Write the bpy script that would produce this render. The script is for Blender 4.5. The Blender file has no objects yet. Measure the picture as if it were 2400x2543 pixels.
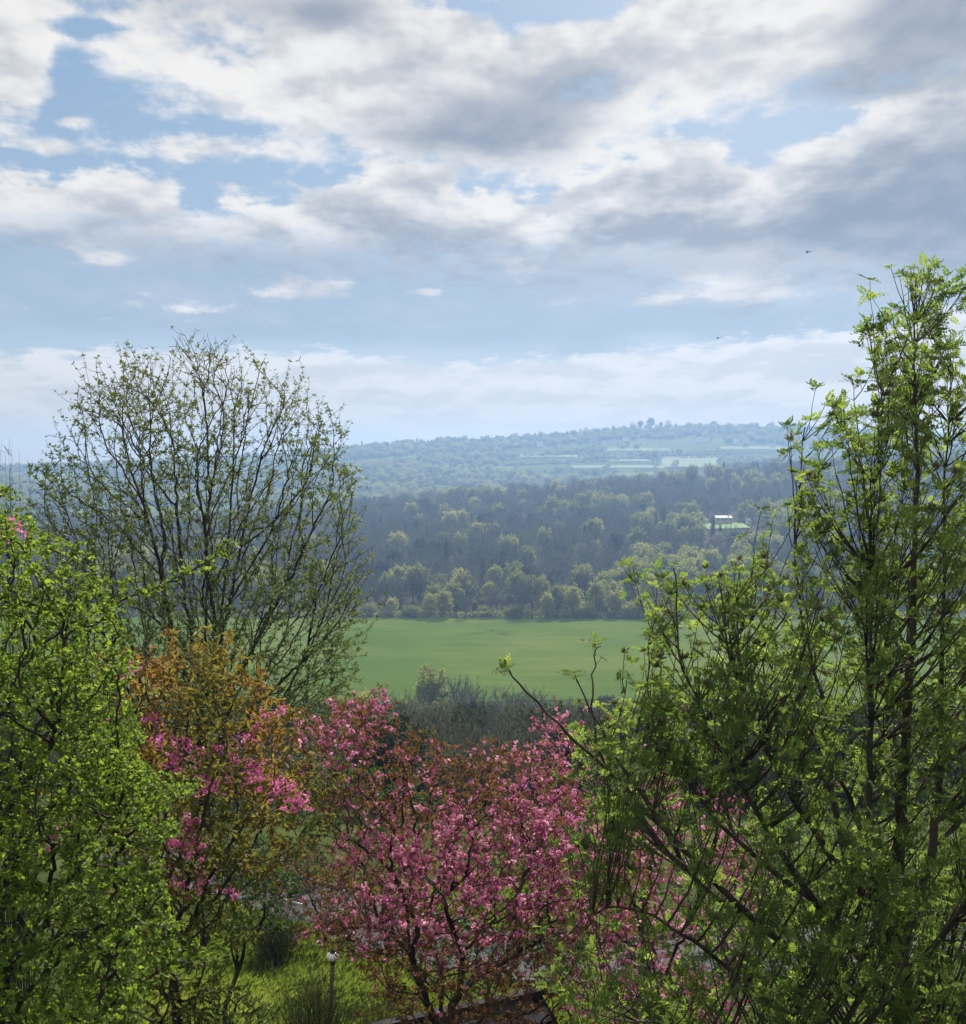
import bpy, math, random
import numpy as np
from mathutils import Vector, Matrix

# ------------------------------------------------------------------ camera, sky, sun, exposure
scene = bpy.context.scene
COL = scene.collection
R = math.radians
W, HH, F = 966.0, 1024.0, 1166.0          # picture size and focal length, pixels
PITCH = math.atan2(42.0, F)               # camera looks slightly down

cam_data = bpy.data.cameras.new('camera')
cam_data.sensor_fit = 'HORIZONTAL'
cam_data.sensor_width = 36.0
cam_data.lens = 36.0 * F / W
cam_data.clip_start = 0.1
cam_data.clip_end = 12000.0
cam = bpy.data.objects.new('camera', cam_data)
COL.objects.link(cam)
cam.location = (0, 0, 0)
cam.rotation_euler = (math.pi / 2 - PITCH, 0, 0)
scene.camera = cam

SUN_EL, SUN_AZ = R(33.0), R(14.0)         # azimuth measured from +Y towards +X
sun_dir = Vector((math.sin(SUN_AZ) * math.cos(SUN_EL), math.cos(SUN_AZ) * math.cos(SUN_EL), math.sin(SUN_EL)))
sd = bpy.data.lights.new('sun', 'SUN')
sd.energy = 5.0
sd.angle = R(0.6)
sd.color = (1.0, 0.94, 0.84)
sun = bpy.data.objects.new('sun', sd)
COL.objects.link(sun)
sun.rotation_euler = sun_dir.to_track_quat('Z', 'Y').to_euler()
sun.location = sun_dir * 300

vs = scene.view_settings
vs.view_transform = 'Standard'
vs.look = 'None'
vs.exposure = 0.70
vs.gamma = 1.0
vs.use_curve_mapping = False

cy = scene.cycles
cy.max_bounces = 5
cy.diffuse_bounces = 3
cy.glossy_bounces = 2
cy.transmission_bounces = 4
cy.transparent_max_bounces = 6
cy.volume_bounces = 0
cy.use_denoising = True
cy.sample_clamp_indirect = 6.0
cy.caustics_reflective = False
cy.caustics_refractive = False


class S:
    """A socket with arithmetic: builds Math nodes."""
    def __init__(self, nt, sock):
        self.nt, self.s = nt, sock

    def _op(self, op, *others, clamp=False):
        n = self.nt.nodes.new('ShaderNodeMath')
        n.operation = op
        n.use_clamp = clamp
        for i, v in enumerate((self,) + others):
            if isinstance(v, S):
                self.nt.links.new(v.s, n.inputs[i])
            else:
                n.inputs[i].default_value = v
        return S(self.nt, n.outputs[0])

    def __add__(self, o): return self._op('ADD', o)
    def __sub__(self, o): return self._op('SUBTRACT', o)
    def __mul__(self, o): return self._op('MULTIPLY', o)
    def __truediv__(self, o): return self._op('DIVIDE', o)
    def max(self, o): return self._op('MAXIMUM', o)
    def min(self, o): return self._op('MINIMUM', o)
    def f(self, op, *o): return self._op(op, *o)

    def smooth(self, lo, hi, a=0.0, b=1.0):
        n = self.nt.nodes.new('ShaderNodeMapRange')
        n.interpolation_type = 'SMOOTHSTEP'
        self.nt.links.new(self.s, n.inputs['Value'])
        for k, v in (('From Min', lo), ('From Max', hi), ('To Min', a), ('To Max', b)):
            n.inputs[k].default_value = v
        return S(self.nt, n.outputs['Result'])


def combine(nt, x, y, z):
    n = nt.nodes.new('ShaderNodeCombineXYZ')
    for i, v in enumerate((x, y, z)):
        if isinstance(v, S):
            nt.links.new(v.s, n.inputs[i])
        else:
            n.inputs[i].default_value = v
    return n.outputs[0]


def noise(nt, vec, scale, detail=4.0, rough=0.5, dim='3D', dist=0.0):
    n = nt.nodes.new('ShaderNodeTexNoise')
    n.noise_dimensions = dim
    if vec is not None:
        nt.links.new(vec, n.inputs['Vector'])
    n.inputs['Scale'].default_value = scale
    n.inputs['Detail'].default_value = detail
    n.inputs['Roughness'].default_value = rough
    n.inputs['Distortion'].default_value = dist
    return S(nt, n.outputs['Fac'])


def mixcol(nt, fac, a, b, mode='MIX'):
    n = nt.nodes.new('ShaderNodeMix')
    n.data_type = 'RGBA'
    n.blend_type = mode
    ins = [n.inputs[0], n.inputs[6], n.inputs[7]]
    for sock, v in zip(ins, (fac, a, b)):
        if isinstance(v, S):
            nt.links.new(v.s, sock)
        elif hasattr(v, 'is_output'):
            nt.links.new(v, sock)
        elif isinstance(v, (int, float)):
            sock.default_value = v
        else:
            sock.default_value = (*v, 1.0) if len(v) == 3 else v
    return n.outputs[2]


# ---- world: clear sky + a deck of spring cumulus, addressed by direction
SKY_STRENGTH = 0.1
world = bpy.data.worlds.new('World')
scene.world = world
world.use_nodes = True
wt = world.node_tree
wt.nodes.clear()
w_out = wt.nodes.new('ShaderNodeOutputWorld')
w_bg = wt.nodes.new('ShaderNodeBackground')
w_bg.inputs['Strength'].default_value = SKY_STRENGTH
wt.links.new(w_bg.outputs[0], w_out.inputs[0])
w_sky = wt.nodes.new('ShaderNodeTexSky')
w_sky.sky_type = 'NISHITA'
w_sky.sun_disc = False
w_sky.sun_elevation = SUN_EL
w_sky.sun_rotation = SUN_AZ
w_sky.air_density = 1.0
w_sky.dust_density = 1.2
w_sky.ozone_density = 1.5
w_tc = wt.nodes.new('ShaderNodeTexCoord')
w_sep = wt.nodes.new('ShaderNodeSeparateXYZ')
wt.links.new(w_tc.outputs['Generated'], w_sep.inputs[0])
dx, dy, dz = (S(wt, w_sep.outputs[i]) for i in range(3))
azi = dx.f('ARCTAN2', dy) * (180 / math.pi)
ele = dz.min(1.0).max(-1.0).f('ARCSINE') * (180 / math.pi)
DEG = 180 / math.pi
# the three cloud banks: base of the upper one, tops of the lower two (x, y in 1876-wide picture units, turned into angles)
BASE_UPPER = [(-400, 240), (0, 300), (55, 260), (100, 170), (160, 165), (220, 195), (350, 215), (480, 240), (560, 275), (640, 315), (720, 305), (800, 335), (900, 345), (1000, 350), (1120, 335), (1210, 295), (1290, 235), (1440, 215), (1540, 205), (1640, 225), (1760, 215), (1876, 190), (2300, 220)]
TOP_MIDDLE = [(-400, 400), (0, 385), (110, 392), (210, 362), (320, 372), (420, 412), (500, 398), (600, 388), (680, 345), (760, 312), (830, 302), (890, 365), (980, 385), (1050, 398), (1100, 345), (1190, 312), (1280, 276), (1350, 282), (1420, 335), (1460, 362), (1500, 325), (1600, 275), (1700, 238), (1800, 205), (1876, 195), (2300, 260)]
BASE_MIDDLE = [(-400, 520), (0, 510), (300, 505), (500, 520), (700, 530), (1000, 540), (1250, 550), (1450, 590), (1600, 560), (1876, 600), (2300, 540)]
TOP_LOWER = [(-400, 700), (0, 705), (250, 692), (500, 684), (650, 680), (780, 702), (860, 712), (1000, 698), (1200, 688), (1400, 672), (1600, 655), (1876, 632), (2300, 660)]
PUFFS = [(390, 335, 130, 24, .34), (90, 347, 95, 18, .32), (135, 290, 48, 14, .28), (540, 548, 80, 30, .34), (650, 545, 60, 20, .26), (1000, 520, 60, 22, .30), (1460, 560, 150, 30, .34), (170, 500, 60, 20, .28), (860, 560, 70, 16, .22), (1250, 590, 120, 18, .20), (330, 590, 120, 16, .18), (70, 628, 18, 8, .2), (215, 640, 26, 7, .16)]
GAPS = [(1080, 30, 95, 26, -.60), (890, 8, 80, 22, -.50), (150, 128, 55, 16, -.30), (1130, 60, 40, 14, -.2)]
SHADES = [   # thick grey cores of the clouds
    (950, 240, 165, 62, .85), (1090, 175, 110, 45, .50), (1810, 110, 170, 90, 1.0), (1620, 200, 150, 26, .70), (640, 22, 120, 36, .70), (90, 30, 110, 34, .40),
    (400, 95, 200, 30, .30), (860, 105, 120, 24, .30), (1180, 150, 90, 30, .25), (400, 520, 420, 60, .45), (1000, 580, 600, 70, .50), (1790, 430, 200, 110, .85), (1560, 440, 90, 50, .35),
    (200, 610, 500, 60, .35), (800, 650, 900, 32, .45), (1400, 640, 500, 40, .5),
]


def gauss_sum(nt, vec, blobs, start=0.0):
    acc = None
    for (px, py, sx, sy, wgt) in blobs:
        ca = math.atan((px - 938) / 2264.0) * DEG
        ce = math.atan((913 - py) / 2264.0) * DEG
        ka, ke = 2264 / DEG / sx, 2264 / DEG / sy
        m = nt.nodes.new('ShaderNodeVectorMath')
        m.operation = 'MULTIPLY_ADD'
        nt.links.new(vec, m.inputs[0])
        m.inputs[1].default_value = (ka, ke, 0)
        m.inputs[2].default_value = (-ca * ka, -ce * ke, 0)
        d = nt.nodes.new('ShaderNodeVectorMath')
        d.operation = 'DOT_PRODUCT'
        nt.links.new(m.outputs[0], d.inputs[0])
        nt.links.new(m.outputs[0], d.inputs[1])
        p = nt.nodes.new('ShaderNodeMath')
        p.operation = 'POWER'
        p.inputs[0].default_value = math.exp(-0.8)
        nt.links.new(d.outputs['Value'], p.inputs[1])
        a = nt.nodes.new('ShaderNodeMath')
        a.operation = 'MULTIPLY_ADD'
        nt.links.new(p.outputs[0], a.inputs[0])
        a.inputs[1].default_value = wgt
        if acc is None:
            a.inputs[2].default_value = start
        else:
            nt.links.new(acc, a.inputs[2])
        acc = a.outputs[0]
    return S(nt, acc)


def deck(nt, a_deg, e_deg):
    """Point on the cloud deck seen in direction (azimuth, elevation)."""
    a, e = a_deg * (1 / DEG), e_deg.max(0.0) * (1 / DEG)
    q = e.f('COSINE') / (e.f('SINE') + 0.16)
    return combine(nt, a.f('SINE') * q, a.f('COSINE') * q * 0.80, e * 2.2)


q0 = deck(wt, azi, ele)
wn = wt.nodes.new('ShaderNodeTexNoise')
wn.noise_dimensions = '2D'
wt.links.new(q0, wn.inputs['Vector'])
for k_, v_ in (('Scale', 1.7), ('Detail', 3.0), ('Roughness', 0.5)):
    wn.inputs[k_].default_value = v_
wsep = wt.nodes.new('ShaderNodeSeparateColor')
wt.links.new(wn.outputs['Color'], wsep.inputs[0])
warp, warp2 = S(wt, wsep.outputs[0]), S(wt, wsep.outputs[1])
ang_w = combine(wt, azi + (warp - 0.5) * 5.0, ele + (warp2 - 0.5) * 3.2, 0.0)
shade = gauss_sum(wt, ang_w, SHADES)
puff = gauss_sum(wt, ang_w, PUFFS)
gaps = gauss_sum(wt, ang_w, GAPS)


def bank_edge(pts, a_deg):
    n = wt.nodes.new('ShaderNodeValToRGB')
    fac = (a_deg + 30.0) * (1 / 60.0)
    wt.links.new(fac.s, n.inputs[0])
    el = n.color_ramp.elements
    while len(el) < len(pts):
        el.new(0.5)
    for e_, (x_, y_) in zip(el, pts):
        e_.position = (math.atan((x_ - 938) / 2264.0) * DEG + 30) / 60
        v_ = math.atan((913 - y_) / 2264.0) * DEG / 30
        e_.color = (v_, v_, v_, 1)
    return S(wt, n.outputs[0]) * 30.0


q1 = deck(wt, azi + 0.25, ele + 0.8)
body0 = noise(wt, q0, 3.0, 4.0, 0.55, '2D')
body1 = noise(wt, q1, 3.0, 4.0, 0.55, '2D')
fine = noise(wt, q0, 9.0, 8.0, 0.60, '2D') - 0.5
wisp = noise(wt, q0, 38.0, 4.0, 0.6, '2D') - 0.5
fine = fine + wisp * 0.22
bill = (noise(wt, q0, 5.5, 3.0, 0.5, '2D') - 0.5).f('ABSOLUTE') * 4.0
edge = ((bill * -1.0 + 0.5) * 1.1 + fine * 3.2) * ele.smooth(0.0, 18.0, 0.30, 1.0)
aw = azi + (warp - 0.5) * 3.5
grad = ((body0 - body1) + fine * 0.28).smooth(-0.15, 0.17)          # upper sides catch the sun
veil = (shade + fine * 0.22 + (body0 - 0.5) * 0.3).smooth(0.02, 0.85)
# upper bank, seen from below
db1 = ele - bank_edge(BASE_UPPER, aw) + edge * 1.2
holes = (body0 - 0.5) * 0.9 + fine * 0.5 + gaps + 0.22
cov1 = db1.smooth(-0.9, 1.3) * holes.smooth(-0.08, 0.12)
rim1 = db1.smooth(0.2, 2.2, 1.0, 0.0)
lum1 = (grad * 0.44 + 0.50) * (veil * -0.62 + 1.0) + rim1 * 0.12 + 0.03
# middle bank: crisp bright tops, base dissolving into grey-blue
dt2 = bank_edge(TOP_MIDDLE, aw) - ele + edge
cov2 = dt2.smooth(-0.25, 0.7) * (ele - bank_edge(BASE_MIDDLE, aw) + edge * 1.4).smooth(-1.2, 2.6)
lum2 = (dt2 + fine * 2.0).smooth(0.1, 4.0, 1.0, 0.52) * (grad * 0.50 + 0.62) * (veil * -0.45 + 1.0)
# lower bank along the horizon
dt3 = bank_edge(TOP_LOWER, aw) - ele + edge
cov3 = dt3.smooth(-0.12, 0.45) * 0.85
lum3 = dt3.smooth(0.0, 3.0, 1.0, 0.8) * (grad * 0.36 + 0.66)
# stray puffs
pf = puff + fine * 0.55 + (body0 - 0.5) * 0.30
cov4 = pf.smooth(0.10, 0.36)
lum4 = grad * 0.40 + 0.58
K = 0.585 / SKY_STRENGTH
cl_dark = tuple(c * K for c in (.235, .28, .35))
cl_lite = tuple(c * K for c in (.97, .925, .865))
def cloud(lum):
    return mixcol(wt, lum.smooth(0.08, 1.0), cl_dark, cl_lite)


# smooth grey-blue veil below the second row of clouds
blue = mixcol(wt, ele.smooth(2.0, 20.0), tuple(c * K for c in (.36, .46, .55)), tuple(c * K for c in (.225, .36, .53)))
clear = mixcol(wt, 0.12, blue, w_sky.outputs[0])
clear = mixcol(wt, veil * 0.60, clear, tuple(c * K for c in (.33, .41, .50)))
streak = ele.smooth(5.0, 8.0) * ele.smooth(11.0, 14.0, 1.0, 0.0) * (body0 + fine * 0.5).smooth(0.36, 0.66)
clear = mixcol(wt, streak * 0.6, clear, tuple(c * K for c in (.50, .56, .64)))
low = ele.smooth(-0.5, 6.5, 1.0, 0.0)
sky_all = clear
for cov_, lum_ in ((cov1, lum1), (cov4, lum4), (cov2, lum2), (cov3, lum3)):
    sky_all = mixcol(wt, cov_, sky_all, cloud(lum_))
sky_all = mixcol(wt, low * 0.90, sky_all, tuple(c * K for c in (.88, .70, .34)))
wt.links.new(sky_all, w_bg.inputs['Color'])
world.cycles.sampling_method = 'MANUAL'
world.cycles.sample_map_resolution = 512

# ------------------------------------------------------------------ helpers
UP = Vector((0, math.sin(PITCH), math.cos(PITCH)))
FWD = Vector((0, math.cos(PITCH), -math.sin(PITCH)))


def at(xd, yd, Y):
    """World point at depth Y seen at (xd, yd), 1876-wide picture units."""
    u, v = xd * W / 1876.0, yd * W / 1876.0
    d = Vector((1, 0, 0)) * ((u - W / 2) / F) + UP * ((HH / 2 - v) / F) + FWD
    return d * (Y / d.y)


def at_np(xd, yd, Y):
    u, v = np.asarray(xd) * W / 1876.0, np.asarray(yd) * W / 1876.0
    a, b = (u - W / 2) / F, (HH / 2 - v) / F
    dyy = b * UP.y + FWD.y
    dzz = b * UP.z + FWD.z
    t = np.asarray(Y) / dyy
    return np.stack([a * t, dyy * t, dzz * t], -1)


def project(p):
    p = np.asarray(p, float)
    yc = p[..., 1] * UP.y + p[..., 2] * UP.z
    zc = p[..., 1] * FWD.y + p[..., 2] * FWD.z
    return W / 2 + F * p[..., 0] / zc, HH / 2 - F * yc / zc


class MB:
    """Collects geometry, then links it as one mesh object."""
    def __init__(self):
        self.v, self.t, self.q, self.rnd = [], [], [], []
        self.tm, self.qm, self.ts, self.qs = [], [], [], []
        self.n = 0

    def add(self, verts, tris=None, quads=None, mat=0, smooth=False, rnd=None):
        verts = np.asarray(verts, np.float32).reshape(-1, 3)
        self.v.append(verts)
        self.rnd.append(np.full(len(verts), 0.5, np.float32) if rnd is None else np.broadcast_to(np.asarray(rnd, np.float32), (len(verts),)))
        if tris is not None and len(tris):
            t = np.asarray(tris, np.int32).reshape(-1, 3) + self.n
            self.t.append(t); self.tm.append(np.full(len(t), mat, np.int32)); self.ts.append(np.full(len(t), smooth, bool))
        if quads is not None and len(quads):
            q = np.asarray(quads, np.int32).reshape(-1, 4) + self.n
            self.q.append(q); self.qm.append(np.full(len(q), mat, np.int32)); self.qs.append(np.full(len(q), smooth, bool))
        self.n += len(verts)

    def box(self, c, s, mat=0, rot=None):
        v = np.array([[x, y, z] for x in (-.5, .5) for y in (-.5, .5) for z in (-.5, .5)]) * np.array(s)
        if rot is not None:
            v = v @ np.array(rot).T
        v = v + np.array(c)
        self.add(v, quads=[[0, 1, 3, 2], [4, 6, 7, 5], [0, 4, 5, 1], [2, 3, 7, 6], [0, 2, 6, 4], [1, 5, 7, 3]], mat=mat)

    def lathe(self, profile, c=(0, 0, 0), seg=20, mat=0, smooth=True):
        pr = np.asarray(profile, float)
        a = np.linspace(0, 2 * np.pi, seg, endpoint=False)
        v = np.stack([pr[:, None, 0] * np.cos(a), pr[:, None, 0] * np.sin(a), np.repeat(pr[:, 1:2], seg, 1)], -1).reshape(-1, 3) + np.array(c)
        q = [[i * seg + j, i * seg + (j + 1) % seg, (i + 1) * seg + (j + 1) % seg, (i + 1) * seg + j] for i in range(len(pr) - 1) for j in range(seg)]
        self.add(v, quads=q, mat=mat, smooth=smooth)

    def tube(self, pts, rad, sides=5, mat=0, cap=True):
        p = np.asarray(pts, float)
        r = np.broadcast_to(np.asarray(rad, float), (len(p),))
        t = np.gradient(p, axis=0)
        t /= np.linalg.norm(t, axis=1, keepdims=True) + 1e-9
        ref = np.array([0.31, 0.17, 0.94]) if abs(t[:, 2]).mean() < 0.75 else np.array([0.94, 0.31, 0.1])
        n1 = np.cross(t, ref); n1 /= np.linalg.norm(n1, axis=1, keepdims=True) + 1e-9
        n2 = np.cross(t, n1)
        a = np.arange(sides) * (2 * np.pi / sides)
        v = p[:, None] + r[:, None, None] * (np.cos(a)[None, :, None] * n1[:, None] + np.sin(a)[None, :, None] * n2[:, None])
        m = len(p)
        i = np.arange(m - 1)[:, None] * sides
        j = np.arange(sides)[None]
        jn = (j + 1) % sides
        q = np.stack([i + j, i + jn, i + sides + jn, i + sides + j], -1).reshape(-1, 4)
        self.add(v.reshape(-1, 3), quads=q, mat=mat, smooth=sides > 3)
        if cap and sides > 4:
            for o in (0, (m - 1) * sides):
                self.t.append(np.array([[o, o + k, o + k + 1] for k in range(1, sides - 1)], np.int32) + self.n - m * sides)
                self.tm.append(np.full(sides - 2, mat, np.int32)); self.ts.append(np.zeros(sides - 2, bool))

    def scatter(self, tmpl, pos, rot, scale, mat=0, rnd=None, smooth=False):
        """tmpl = (verts, tris); pos (n,3), rot (n,3,3), scale (n,)"""
        tv, tt = tmpl[0], tmpl[1]
        n, k = len(pos), len(tv)
        if n == 0:
            return
        v = np.einsum('nij,kj->nki', rot * np.asarray(scale)[:, None, None], tv) + pos[:, None]
        t = tt[None] + (np.arange(n) * k)[:, None, None]
        rr = None if rnd is None else np.repeat(rnd, k)
        if rr is not None and len(tmpl) > 2:
            rr = np.clip(rr + np.tile(tmpl[2], n), 0, 1)
        self.add(v.reshape(-1, 3), tris=t.reshape(-1, 3), mat=mat, rnd=rr, smooth=smooth)

    def mesh(self, name, mats):
        me = bpy.data.meshes.new(name)
        v = np.concatenate(self.v)
        t = np.concatenate(self.t) if self.t else np.zeros((0, 3), np.int32)
        q = np.concatenate(self.q) if self.q else np.zeros((0, 4), np.int32)
        me.vertices.add(len(v)); me.vertices.foreach_set('co', v.ravel())
        nl = len(t) * 3 + len(q) * 4
        me.loops.add(nl)
        me.loops.foreach_set('vertex_index', np.concatenate([t.ravel(), q.ravel()]).astype(np.int32))
        me.polygons.add(len(t) + len(q))
        ls = np.concatenate([np.arange(len(t)) * 3, len(t) * 3 + np.arange(len(q)) * 4]).astype(np.int32)
        me.polygons.foreach_set('loop_start', ls)
        mi = np.concatenate(self.tm + self.qm).astype(np.int32)
        sm = np.concatenate(self.ts + self.qs)
        me.polygons.foreach_set('material_index', mi)
        me.polygons.foreach_set('use_smooth', sm)
        me.update(calc_edges=True)
        at_ = me.attributes.new('rnd', 'FLOAT', 'POINT')
        at_.data.foreach_set('value', np.concatenate(self.rnd).astype(np.float32))
        for m in (mats if isinstance(mats, (list, tuple)) else [mats]):
            me.materials.append(m)
        return me

    def build(self, name, mats, parent=None, loc=None):
        o = bpy.data.objects.new(name, self.mesh(name, mats))
        COL.objects.link(o)
        if parent is not None:
            o.parent = parent
        if loc is not None:
            o.location = loc
        return o


def tag(o, label=None, cat=None, group=None, kind=None):
    if label: o['label'] = label
    if cat: o['category'] = cat
    if group: o['group'] = group
    if kind: o['kind'] = kind
    return o


def empty(name, loc=(0, 0, 0), rz=0.0):
    o = bpy.data.objects.new(name, None)
    COL.objects.link(o)
    o.location = loc
    o.rotation_euler = (0, 0, rz)
    o.empty_display_size = 0.2
    return o


def copy_tree(o, parent=None):
    c = o.copy()
    COL.objects.link(c)
    c.parent = parent
    for ch in list(o.children):
        copy_tree(ch, c)
    return c


# ------------------------------------------------------------------ materials
def new_mat(name):
    m = bpy.data.materials.new(name)
    m.use_nodes = True
    nt = m.node_tree
    nt.nodes.clear()
    out = nt.nodes.new('ShaderNodeOutputMaterial')
    return m, nt, out


def principled(nt, col, rough=0.6, spec=0.3):
    b = nt.nodes.new('ShaderNodeBsdfPrincipled')
    if hasattr(col, 'is_output'):
        nt.links.new(col, b.inputs['Base Color'])
    else:
        b.inputs['Base Color'].default_value = (*col, 1)
    if isinstance(rough, S):
        nt.links.new(rough.s, b.inputs['Roughness'])
    else:
        b.inputs['Roughness'].default_value = rough
    b.inputs['Specular IOR Level'].default_value = spec
    return b


def attr(nt, name='rnd'):
    n = nt.nodes.new('ShaderNodeAttribute')
    n.attribute_name = name
    return S(nt, n.outputs['Fac'])


def objpos(nt):
    return nt.nodes.new('ShaderNodeTexCoord').outputs['Object']


def ramp(nt, fac, stops):
    n = nt.nodes.new('ShaderNodeValToRGB')
    nt.links.new(fac.s, n.inputs[0])
    el = n.color_ramp.elements
    while len(el) < len(stops):
        el.new(0.5)
    for e, (p, c) in zip(el, stops):
        e.position = p
        e.color = (*c, 1)
    return n.outputs[0]


def leaf_mat(name, stops, trans, tmix=0.45, rough=0.42, spec=0.45, per_object=0.0):
    """stops: colour over the per-leaf random number; trans: factor on the light that comes through."""
    m, nt, out = new_mat(name)
    fac = attr(nt)
    if per_object:
        oi = nt.nodes.new('ShaderNodeObjectInfo')
        fac = fac * (1 - per_object) + S(nt, oi.outputs['Random']) * per_object
    col = ramp(nt, fac, stops)
    p = principled(nt, col, rough, spec)
    tr = nt.nodes.new('ShaderNodeBsdfTranslucent')
    tc = mixcol(nt, 1.0, col, trans, 'MULTIPLY')
    nt.links.new(tc, tr.inputs['Color'])
    mx = nt.nodes.new('ShaderNodeMixShader')
    mx.inputs[0].default_value = tmix
    nt.links.new(p.outputs[0], mx.inputs[1])
    nt.links.new(tr.outputs[0], mx.inputs[2])
    nt.links.new(mx.outputs[0], out.inputs[0])
    return m


def bark_mat(name, a, b, scale=6.0):
    m, nt, out = new_mat(name)
    mp = nt.nodes.new('ShaderNodeMapping')
    mp.inputs['Scale'].default_value = (1, 1, 0.3)
    nt.links.new(objpos(nt), mp.inputs[0])
    n1 = noise(nt, mp.outputs[0], scale, 6.0, 0.65)
    col = mixcol(nt, n1.smooth(0.35, 0.68), a, b)
    p = principled(nt, col, 0.85, 0.2)
    bp = nt.nodes.new('ShaderNodeBump')
    bp.inputs['Strength'].default_value = 0.5
    bp.inputs['Distance'].default_value = 0.02
    nt.links.new(noise(nt, mp.outputs[0], scale * 6, 4.0, 0.6).s, bp.inputs['Height'])
    nt.links.new(bp.outputs[0], p.inputs['Normal'])
    nt.links.new(p.outputs[0], out.inputs[0])
    return m


def plain_mat(name, col, rough=0.6, spec=0.3, var=0.25, scale=4.0, metallic=0.0):
    m, nt, out = new_mat(name)
    n1 = noise(nt, objpos(nt), scale, 5.0, 0.6)
    c = mixcol(nt, n1.smooth(0.3, 0.7), tuple(x * (1 - var) for x in col), tuple(min(1, x * (1 + var)) for x in col))
    p = principled(nt, c, rough, spec)
    p.inputs['Metallic'].default_value = metallic
    nt.links.new(p.outputs[0], out.inputs[0])
    return m


M = {}
M['bark_dark'] = bark_mat('bark_dark', (.020, .017, .014), (.065, .055, .045))
M['bark_rowan'] = bark_mat('bark_rowan', (.035, .029, .024), (.105, .088, .070))
M['bark_cherry'] = bark_mat('bark_cherry', (.022, .016, .015), (.085, .062, .055))
M['bark_wood'] = bark_mat('bark_wood', (.06, .05, .045), (.13, .115, .10), 2.0)
M['rowan_leaf'] = leaf_mat('rowan_leaf', [(0, (.066, .108, .034)), (.5, (.115, .170, .048)), (1, (.19, .245, .070))], (1.7, 1.75, 1.0), .60, .6, .2)
M['rowan_young'] = leaf_mat('rowan_young', [(0, (.050, .085, .028)), (.55, (.086, .125, .040)), (.85, (.112, .130, .056)), (1, (.13, .110, .068))], (1.7, 1.7, 1.0), .50, .6, .2)
M['hawthorn_leaf'] = leaf_mat('hawthorn_leaf', [(0, (.068, .115, .022)), (.5, (.125, .185, .034)), (1, (.21, .265, .058))], (1.6, 1.7, .8), .55, .6, .18)
M['bronze_leaf'] = leaf_mat('bronze_leaf', [(0, (.10, .125, .030)), (.4, (.165, .145, .036)), (.75, (.20, .125, .042)), (1, (.16, .078, .042))], (1.65, 1.5, .9), .48, .6, .12)
M['red_leaf'] = leaf_mat('red_leaf', [(0, (.080, .082, .026)), (.4, (.115, .070, .034)), (1, (.14, .058, .036))], (1.6, 1.5, 1.0), .46, .65, .12)
M['blossom'] = leaf_mat('blossom', [(0, (.33, .085, .19)), (.5, (.54, .175, .335)), (1, (.82, .48, .62))], (1.25, 1.15, 1.2), .45, .8, .05)
M['blossom_deep'] = leaf_mat('blossom_deep', [(0, (.42, .07, .22)), (.5, (.62, .16, .38)), (1, (.78, .36, .56))], (1.25, 1.15, 1.2), .45, .8, .05)
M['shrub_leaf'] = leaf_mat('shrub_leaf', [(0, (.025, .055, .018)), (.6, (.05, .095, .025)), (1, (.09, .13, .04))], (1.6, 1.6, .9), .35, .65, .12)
M['pale_leaf'] = leaf_mat('pale_leaf', [(0, (.07, .11, .03)), (.6, (.12, .17, .045)), (1, (.20, .24, .09))], (1.6, 1.6, .9), .45, .6, .15)
M['broom_stem'] = leaf_mat('broom_stem', [(0, (.028, .032, .016)), (.6, (.050, .058, .022)), (1, (.10, .11, .045))], (1.2, 1.2, .9), .2)
M['grass_blade'] = leaf_mat('grass_blade', [(0, (.075, .115, .022)), (.6, (.135, .19, .036)), (1, (.22, .25, .09))], (1.5, 1.45, .8), .42)
M['wood_bare'] = leaf_mat('wood_bare', [(0, (.045, .050, .048)), (.45, (.082, .090, .074)), (.8, (.115, .130, .088)), (1, (.14, .17, .09))], (1.2, 1.2, 1.0), .30, .9, .1, .65)
M['wood_green'] = leaf_mat('wood_green', [(0, (.085, .105, .040)), (.5, (.17, .19, .065)), (1, (.31, .31, .12))], (1.7, 1.7, 1.0), .52, .8, .1, .6)
M['wood_dark'] = leaf_mat('wood_dark', [(0, (.020, .034, .020)), (1, (.048, .068, .032))], (1.2, 1.2, 1.0), .25, .8, .1, .5)
M['wood_blossom'] = leaf_mat('wood_blossom', [(0, (.26, .17, .15)), (1, (.42, .32, .27))], (1.2, 1.1, 1.1), .35, .8, .1, .4)

# ------------------------------------------------------------------ the lie of the land
def smoothstep(a, b, x):
    t = np.clip((x - a) / (b - a), 0, 1)
    return t * t * (3 - 2 * t)


CREST = np.array([(-1400, 0), (-820, 8), (-560, 20), (-300, 40), (-160, 54), (60, 66), (270, 82), (460, 88), (640, 86), (900, 70), (1500, 45)], float)


def fbm(x, y, s, seed=0):
    v = 0
    for k, (fx, fy, a) in enumerate([(1, .7, 1), (-.6, 1.3, .8), (1.9, 1.1, .45), (1.2, -2.3, .4), (3.7, 2.2, .22), (-2.9, 3.9, .2)]):
        v = v + a * np.sin(fx * x / s + fy * y / s + 1.7 * k + seed)
    return v / 3.0


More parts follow.
